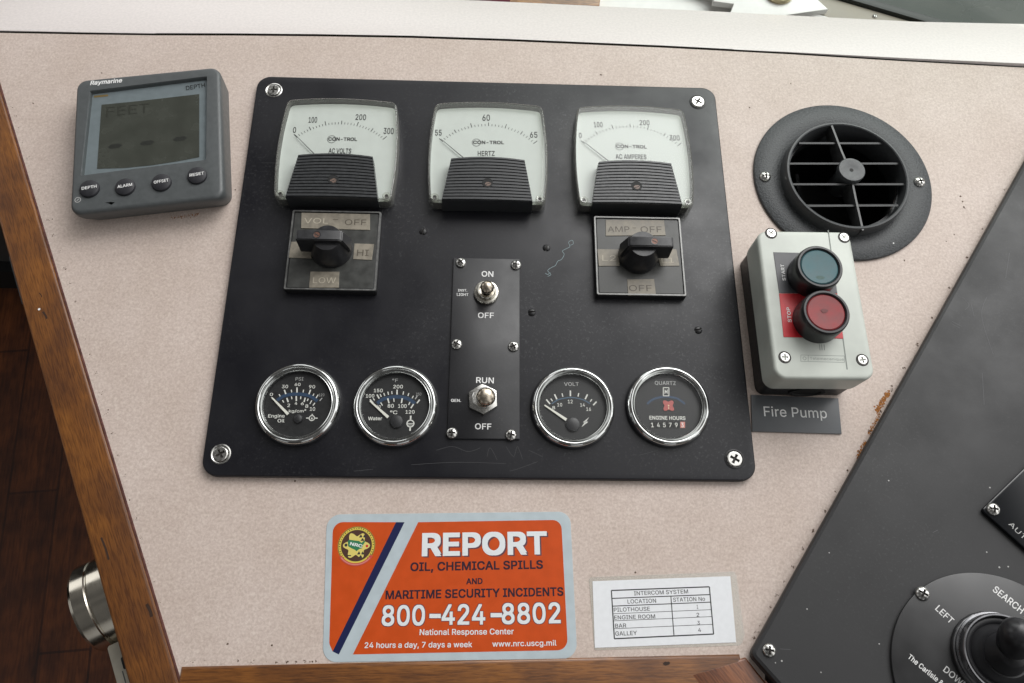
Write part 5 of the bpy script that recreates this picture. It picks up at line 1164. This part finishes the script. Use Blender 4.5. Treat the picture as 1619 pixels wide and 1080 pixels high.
T(bm, fk, 'OIL, CHEMICAL SPILLS', .37, (560, 389), (1350, 374), 52, .020, 0, Zk); T(bm, fk, 'AND', .37, (893, 467), (990, 465), 36, .022, 0, Zk)
T(bm, fk, 'MARITIME SECURITY INCIDENTS', .37, (412, 556), (1472, 535), 52, .020, 0, Zk); link('dark_lettering', bm, mat('dark_plum_print', (.022, .008, .020), .55, spec=.3), tk)
# round emblem
ec = K(240, 236); er = (K(352, 236) - K(128, 236)).length / 2
bm = BM(); sheet(bm, circ(er, 48, *ec), .36); em = link('emblem', bm, YELLOW, tk)
bm = BM(); sheet(bm, circ(er * .82, 48, *ec), .38); ring2d(bm, er * .99, er * .955, .38, 64, *ec)
for i in range(34):
    a = R(225 - i * 8.2); u = Vector((math.cos(a), math.sin(a))); stroke(bm, ec + u * er * .865, ec + u * er * (.93 if i % 4 else .90), er * .05, .38)
link('emblem_disc', bm, BROWN, em)
bm = BM()
sheet(bm, [(ec.x + er * (.60 + .12 * math.cos(6 * a)) * math.cos(a), ec.y + er * (.60 + .12 * math.cos(6 * a)) * math.sin(a)) for a in [i * math.pi / 36 for i in range(72)]], .40)
link('emblem_rosette', bm, mat('pale_yellow_print', (.66, .55, .14), .5), em)
bm = BM()
mp_ = [(-.48, .24), (-.40, .30), (-.1, .26), (.12, .24), (.26, .14), (.38, .26), (.46, .22), (.34, .02), (.30, -.14), (.16, -.18), (.02, -.30), (-.06, -.22), (-.26, -.14), (-.44, -.04)]
sheet(bm, [(ec.x + x * er, ec.y + y * er) for x, y in mp_], .42); link('emblem_map', bm, GREEN, em)
bm = BM(); put_text(bm, 'NRC', ec + Vector((-.36 * er, .02 * er)), ec + Vector((.30 * er, -.12 * er)), er * .17, .44, .02); link('emblem_lettering', bm, WHITE, em)
bm = BM()
for cx, cy in ((.30, .42), (.26, -.46)):
    for k in (90, 210, 330):
        a0, a1 = R(k - 30 + 180), R(k + 30 + 180); c = Vector((ec.x + cx * er, ec.y + cy * er)); ro_, ri_ = er * .2, er * .05
        sheet(bm, [c + Vector((math.cos(a0), math.sin(a0))) * ri_, c + Vector((math.cos(a0), math.sin(a0))) * ro_, c + Vector((math.cos(a1), math.sin(a1))) * ro_, c + Vector((math.cos(a1), math.sin(a1))) * ri_], .43)
stroke(bm, ec + Vector((-.45, -.52)) * er, ec + Vector((-.25, -.52)) * er, er * .06, .43); sheet(bm, circ(er * .08, 12, ec.x - .56 * er, ec.y + .02 * er), .43)
link('emblem_symbols', bm, INK, em)
bm = BM(); sheet(bm, circ(er * .07, 12, ec.x + .56 * er, ec.y - .02 * er), .43); link('emblem_flame', bm, RED, em)
bm = BM(); pts = [ec + Vector((math.cos(R(a)), math.sin(R(a)))) * er * .98 for a in range(215, 330, 6)]; polyline(bm, pts, er * .15, .45); rb = link('emblem_ribbon', bm, mat('ribbon_red', (.50, .06, .05), .5), em)
bm = BM(); polyline(bm, [ec + Vector((math.cos(R(a)), math.sin(R(a)))) * er * .98 for a in range(219, 326, 6)], er * .05, .47); link('ribbon_lettering', bm, PINKP, rb)

# ================================================================== INTERCOM CARD
Zi = zm(920, 890, 5.686)
fi = F0.at(121, -250, 0)
I = lambda x, y, z=0: fi.px(Zi(x, y), z)
ti = thing('intercom_card', 'white laminated INTERCOM SYSTEM station card beside the orange sticker', 'card', fi)
bm = BM(); P = rpoly([I(112, 786), I(1440, 742), I(1462, 640), I(1385, 75), I(1300, 80), I(60, 128)], [1, 4, 2, 3, 0, 2], 4)
prism(bm, P, .05, .22, .06, 1); link('film', bm, FILM, ti)
bm = BM(); prism(bm, [I(116, 764), I(1386, 714), I(1333, 120), I(95, 165)], .23, .34, .04, 1); link('paper', bm, PAPER, ti)
bm = BM(); zi = .38
def row(k): return lerp((265, 248), (292, 682), k), lerp((1146, 215), (1184, 640), k)
for k, wd in ((0, .75), (.165, .6), (.325, .55), (.483, .32), (.63, .32), (.793, .32), (1, .75)):
    a, b = row(k); stroke(bm, I(*a, zi), I(*b, zi), wd, zi)
stroke(bm, I(265, 248, zi), I(292, 682, zi), .75, zi); stroke(bm, I(1146, 215, zi), I(1184, 640, zi), .75, zi); stroke(bm, I(800, 302, zi), I(828, 657, zi), .6, zi)
link('table_lines', bm, INK, ti)
bm = BM()
for s, a, b, h in (('INTERCOM SYSTEM', (470, 292), (956, 274), 36), ('LOCATION', (412, 366), (668, 357), 36), ('STATION No', (822, 350), (1108, 340), 36), ('PILOTHOUSE', (288, 440), (612, 430), 36), ('ENGINE ROOM', (292, 510), (660, 498), 36), ('BAR', (300, 584), (400, 580), 36), ('GALLEY', (302, 655), (496, 648), 38),
                   ('1', (1034, 412), (1046, 412), 36), ('2', (1032, 484), (1056, 484), 34), ('3', (1040, 556), (1062, 556), 34), ('4', (1046, 620), (1072, 620), 34)):
    T(bm, fi, s, zi, a, b, h, .004, 0, Zi)
link('lettering', bm, INK, ti)

# ================================================================== BLACK SIDE PANEL AND ITS CONTROLS
SP = lambda p, h=0: FS.px(p, h)
tS = thing('side_panel', 'charcoal black side panel right of the console with a screwed corner', 'panel', FS)
c0, c1 = SP((1183, 1035), 6), SP((1228, 1085), 6)
dn = (c1 - c0).normalized()
poly = [c0 + Vector((0, 0)), c0 + dn * 420, c0 + dn * 420 + Vector((0, 900)), Vector((0, 620))]
poly = [Vector((0, 0)), dn * 330, dn * 330 + Vector((260, 900)), Vector((0, 640))]
bm = BM(); prism(bm, rpoly(poly, [5, 0, 0, 0], 5), -16, 6.0, 2.6, 2); sp_ = link('plate', bm, SIDE, tS, sharp=20)
p = SP((1217, 1028), 8); screw(tS, p.x, p.y, 6.0, 4.2, 'pan')
bm = BM()
for pth in (((1522, 470), (1532, 482), (1526, 490)), ((1505, 508), (1520, 516)), ((1506, 513), (1518, 519)), ((1535, 478), (1540, 500)), ((1553, 590), (1556, 640)), ((1596, 400), (1590, 440)), ((1233, 1026), (1250, 1027)), ((1475, 842), (1483, 838)), ((1560, 470), (1552, 500), (1570, 560))):
    bm = BM(); polyline(bm, smooth_curve([SP(q, 6) for q in pth], 4), .28, 6.05); link('scuff', bm, mat('side_scuff', (.085, .085, .09), .6), sp_)
bm = BM()
for x, y in ((1276, 963), (1236, 1045), (1226, 1048), (1298, 1063), (1405, 760), (1565, 771), (1560, 873), (1580, 897), (1594, 896), (1390, 1018), (1311, 874)):
    q = SP((x, y), 6); sheet(bm, circ(random.uniform(.3, .6), 7, q.x, q.y), 6.06)
link('dust_fleck', bm, DIMWHITE, sp_)

# small gauge plate at the picture edge
A, B, C = SP((1552, 806), 9), SP((1619, 757), 9), SP((1619, 866), 9)
ux = (C - A).normalized(); uy = Vector((-ux.y, ux.x)); ang = math.degrees(math.atan2(ux.y, ux.x))
fa_ = FS.at(A.x, A.y, 6.0, ang)
tA = thing('auxiliary_plate', 'glossy black plate cut by the right picture edge, turned like a diamond', 'control plate', fa_)
bm = BM(); prism(bm, rrect(120, 74, 2, 3, 60, 37), 0, 3.2, .6, 2); link('plate', bm, mat('glossy_black', (.008, .009, .011), .18), tA)
p = fa_.px((1572, 804.5), 5); screw(tA, p.x, p.y, 3.2, 4.2, 'pan')
bm = BM(); sheet(bm, rpoly([Vector((20, 16)), Vector((100, 16)), Vector((100, 60)), Vector((20, 60))], 8, 5), 3.25); link('inlay', bm, mat('inlay_grey', (.05, .054, .058), .4), tA)
bm = BM(); T(bm, fa_, 'AUTO', 3.3, (1594, 829), (1628, 863), 7, 0, 0); link('lettering', bm, DIMWHITE, tA)

# searchlight control: disc, collar, rubber boot, lever
fd0 = SP((1556, 1026), 8.5)
pts = [SP(q, 8.5) for q in ((1412, 1006), (1433, 965), (1533, 900), (1480, 917), (1619, 926))]
# circle through the disc's visible edge
sx = sy = 0
import itertools
cc = []
for a, b, c in itertools.combinations(pts, 3):
    d = 2 * (a.x * (b.y - c.y) + b.x * (c.y - a.y) + c.x * (a.y - b.y))
    if abs(d) < 400: continue
    cc.append(Vector((((a.length_squared) * (b.y - c.y) + b.length_squared * (c.y - a.y) + c.length_squared * (a.y - b.y)) / d, (a.length_squared * (c.x - b.x) + b.length_squared * (a.x - c.x) + c.length_squared * (b.x - a.x)) / d)))
cc.sort(key=lambda v: v.x); DC = cc[len(cc) // 2]; DR = sum((p - DC).length for p in pts) / len(pts)
fj = FS.at(DC.x, DC.y, 6.0)
tj = thing('searchlight_control', 'round black searchlight control with a chrome collar and black joystick', 'joystick', fj)
bm = BM(); prism(bm, circ(DR, 96), 0, 2.4, .5, 2); link('disc', bm, mat('satin_disc', (.030, .030, .031), .34, var=.08, scale=60), tj)
p = fj.px((1459.5, 938), 4); screw(tj, p.x, p.y, 2.4, 4.4, 'pan')
for q, a, b, h, bo in (('LEFT', (1478, 963.5), (1502.5, 987), 10.0, .010), ('SEARCH LIGHT', (1568.5, 934), (1655, 1004), 10.5, .010), ('DOWN', (1490.5, 1060.5), (1526, 1091), 10.0, .010), ('The Carlisle & Finch Co.', (1434.5, 1040), (1528, 1118), 8.0, .014)):
    bm = BM(); T(bm, fj, q, 2.5, a, b, h, bo); link('lettering', bm, WHITE, tj)
jc = fj.px((1573, 1036), 3)
bm = BM(); prism(bm, [Vector((jc.x + 25.6 * math.cos(R(k)), jc.y + 25.6 * math.sin(R(k)))) for k in range(12, 372, 15)], 2.4, 7, 1.5, 3); link('nut', bm, mat('dark_nut', (.16, .16, .165), .42, 1.0, var=.2, scale=120), tj, sharp=40)
bm = BM(); lathe(bm, [(24.4, 6), (24.6, 9), (23.6, 9.6), (23.6, 13), (23.4, 15.0), (22.9, 15.7), (22.1, 15.7), (21.6, 14.8), (21.4, 6)], 72, jc.x, jc.y); link('collar', bm, mat('dull_chrome', (.24, .24, .25), .3, 1.0, var=.15, scale=150), tj, sharp=35)
bm = BM(); lathe(bm, [(21.5, 12), (20.4, 13.4), (18.5, 12.8), (17.5, 11.5), (15, 14), (13.2, 17), (12.2, 16.6), (10.5, 20), (8.4, 24), (6.5, 27), (0, 28)], 64, jc.x, jc.y); link('boot', bm, BOOT, tj, sharp=70)
kt = fj.px((1608, 988), 46)
b0 = Vector((jc.x, jc.y, 22))
bm = BM(); ax = (Vector((kt.x, kt.y, 50)) - b0); L_ = ax.length; ax.normalize()
tube(bm, [b0 - ax * 4, b0 + ax * 2, b0 + ax * 6], [6.5, 5, 4.6], 24)
tube(bm, [b0 + ax * q for q in (5, 6, 9, 14, 20, 25, 27.5, 29.2, 30)], [4.5, 7.2, 8.8, 9.3, 9.3, 8.6, 6.8, 3.9, .4], 32); link('lever', bm, SATIN, tj, sharp=60)

# ================================================================== BEHIND THE LEDGE: WINDOW SIDE
SZ = -42
def quad_at(z, *p): return [F0.px(q, z) for q in p]
bm = BM(); P = quad_at(SZ, (-300, 60), (1452, 60), (1300, -40), (1180, -330), (-300, -330)); prism(bm, P, SZ - 15, SZ); struct('window_sill', bm, WHITEPAINT)
fw = F0.at(0, 0, SZ)
P = [fw.px(q, 14) for q in ((700, 9), (948, 9), (958, -70), (690, -70))]; P = P if (P[1] - P[0]).cross(P[2] - P[1]) > 0 else P[::-1]
bm = BM(); prism(bm, P, 0, 14, 1.5, 2); o = link('wooden_block', bm, wood('light_block_wood', (.20, .085, .03), (.38, .19, .07), (.50, .27, .11), xs=10)); o.matrix_world = fw.matrix(); o['label'] = 'brown wooden block lying on the sill beyond the ledge'; o['category'] = 'block'
P = [fw.px(q, 15) for q in ((738, 9), (806, 9), (810, -60), (742, -60))]; P = P if (P[1] - P[0]).cross(P[2] - P[1]) > 0 else P[::-1]
bm = BM(); prism(bm, P, 14.05, 16.5, .8, 2); o = link('cloth_strip', bm, mat('maroon_cloth', (.10, .012, .025), .9)); o.matrix_world = fw.matrix(); o['label'] = 'dark maroon strip lying across the wooden block'; o['category'] = 'strip'

# window: beige rail, black gasket, glass pane
r0, r1 = F0.px((1322, 0), SZ + 8), F0.px((1452, 38), SZ + 8); rd = (r1 - r0).normalized(); rn = Vector((-rd.y, rd.x))
if rn.y < 0: rn = -rn
fwn = Frame((r1.x, r1.y, SZ), (*rd, 0), (*rn, 0), (0, 0, 1))
if fwn.x.cross(fwn.y).z < 0: fwn = Frame(fwn.o, -fwn.x, fwn.y, fwn.n)
tw = thing('window', 'slanted cabin window with beige rail and black gasket above the ledge', 'window', fwn)
sgn = 1 if fwn.x.dot(Vector((*rd, 0))) > 0 else -1
x0, x1 = (-520, 130) if sgn > 0 else (-130, 520)
bm = BM(); cuboid(bm, x0, x1, -26, -.2, -30, 9, 1.2); link('rail', bm, RAIL, tw)
bm = BM(); cuboid(bm, x0, x1, 0, 9, -30, 13, 2); link('gasket', bm, GASKET, tw)
bm = BM(); cuboid(bm, x0, x1, -31, -26.5, -30, 11, .8); cuboid(bm, x0, x1, -38, -34, -30, 10, .8); link('track', bm, WHITEPAINT, tw)
bm = BM(); cuboid(bm, x0, x1, 9.3, 13, -30, 300); link('pane', bm, clear('window_glass', (.93, .96, .94), .7, .02), tw)
p_ = fwn.px((1383, 26), 9); screw(tw, p_.x, p_.y, 9, 2.4, 'pan')

# white hinge bracket with a brass knob
P = [fw.px(q, 16) for q in ((1150, 32), (1242, 24), (1310, 14.5), (1288, -6), (1250, -40), (1130, -40), (1128, 2), (1160, 6))]
fbk = F0.at(0, 0, SZ)
tb_ = thing('window_bracket', 'white metal window bracket with a brass knob beyond the ledge', 'bracket', fbk)
P = P if sum((P[i - 1].x * P[i].y - P[i].x * P[i - 1].y) for i in range(len(P))) > 0 else P[::-1]
bm = BM(); prism(bm, P, 10, 16, 1.0, 2); link('arm', bm, WHITEPAINT, tb_)
Q = [fw.px(q, 8) for q in ((1156, 9), (1163, 18), (1188, 22), (1204, 20), (1196, 0), (1160, -6))]; Q = Q if sum((Q[i - 1].x * Q[i].y - Q[i].x * Q[i - 1].y) for i in range(len(Q))) > 0 else Q[::-1]
bm = BM(); prism(bm, Q, 0, 9.8, 1, 2); link('foot', bm, mat('chalky_white', (.5, .53, .5), .6, var=.2, scale=80), tb_)
kp = fw.px((1232, -14), 18); bm = BM(); lathe(bm, [(14, 16), (14.5, 18), (13.5, 20.5), (10, 22), (0, 22)], 40, kp.x, kp.y); link('knob', bm, BRASS, tb_)
bm = BM(); Q = [fw.px(q, 4) for q in ((1288, 17), (1306, 27), (1316, 26), (1312, 14))]; Q = Q if sum((Q[i - 1].x * Q[i].y - Q[i].x * Q[i - 1].y) for i in range(len(Q))) > 0 else Q[::-1]
prism(bm, Q, 0, 6, .5, 2); link('pivot', bm, mat('verdigris', (.10, .13, .11), .5, var=.3, scale=200), tb_)

# water outside
bm = BM(); sheet(bm, [(-9000, 700), (9000, 200), (9000, 14000), (-9000, 14000)], -2600)
wm = mat('harbour_water', (.11, .13, .115), .3, col2=(.17, .19, .17), scale=1.6, detail=6, bump=.0)
wa = struct('water', bm, wm)
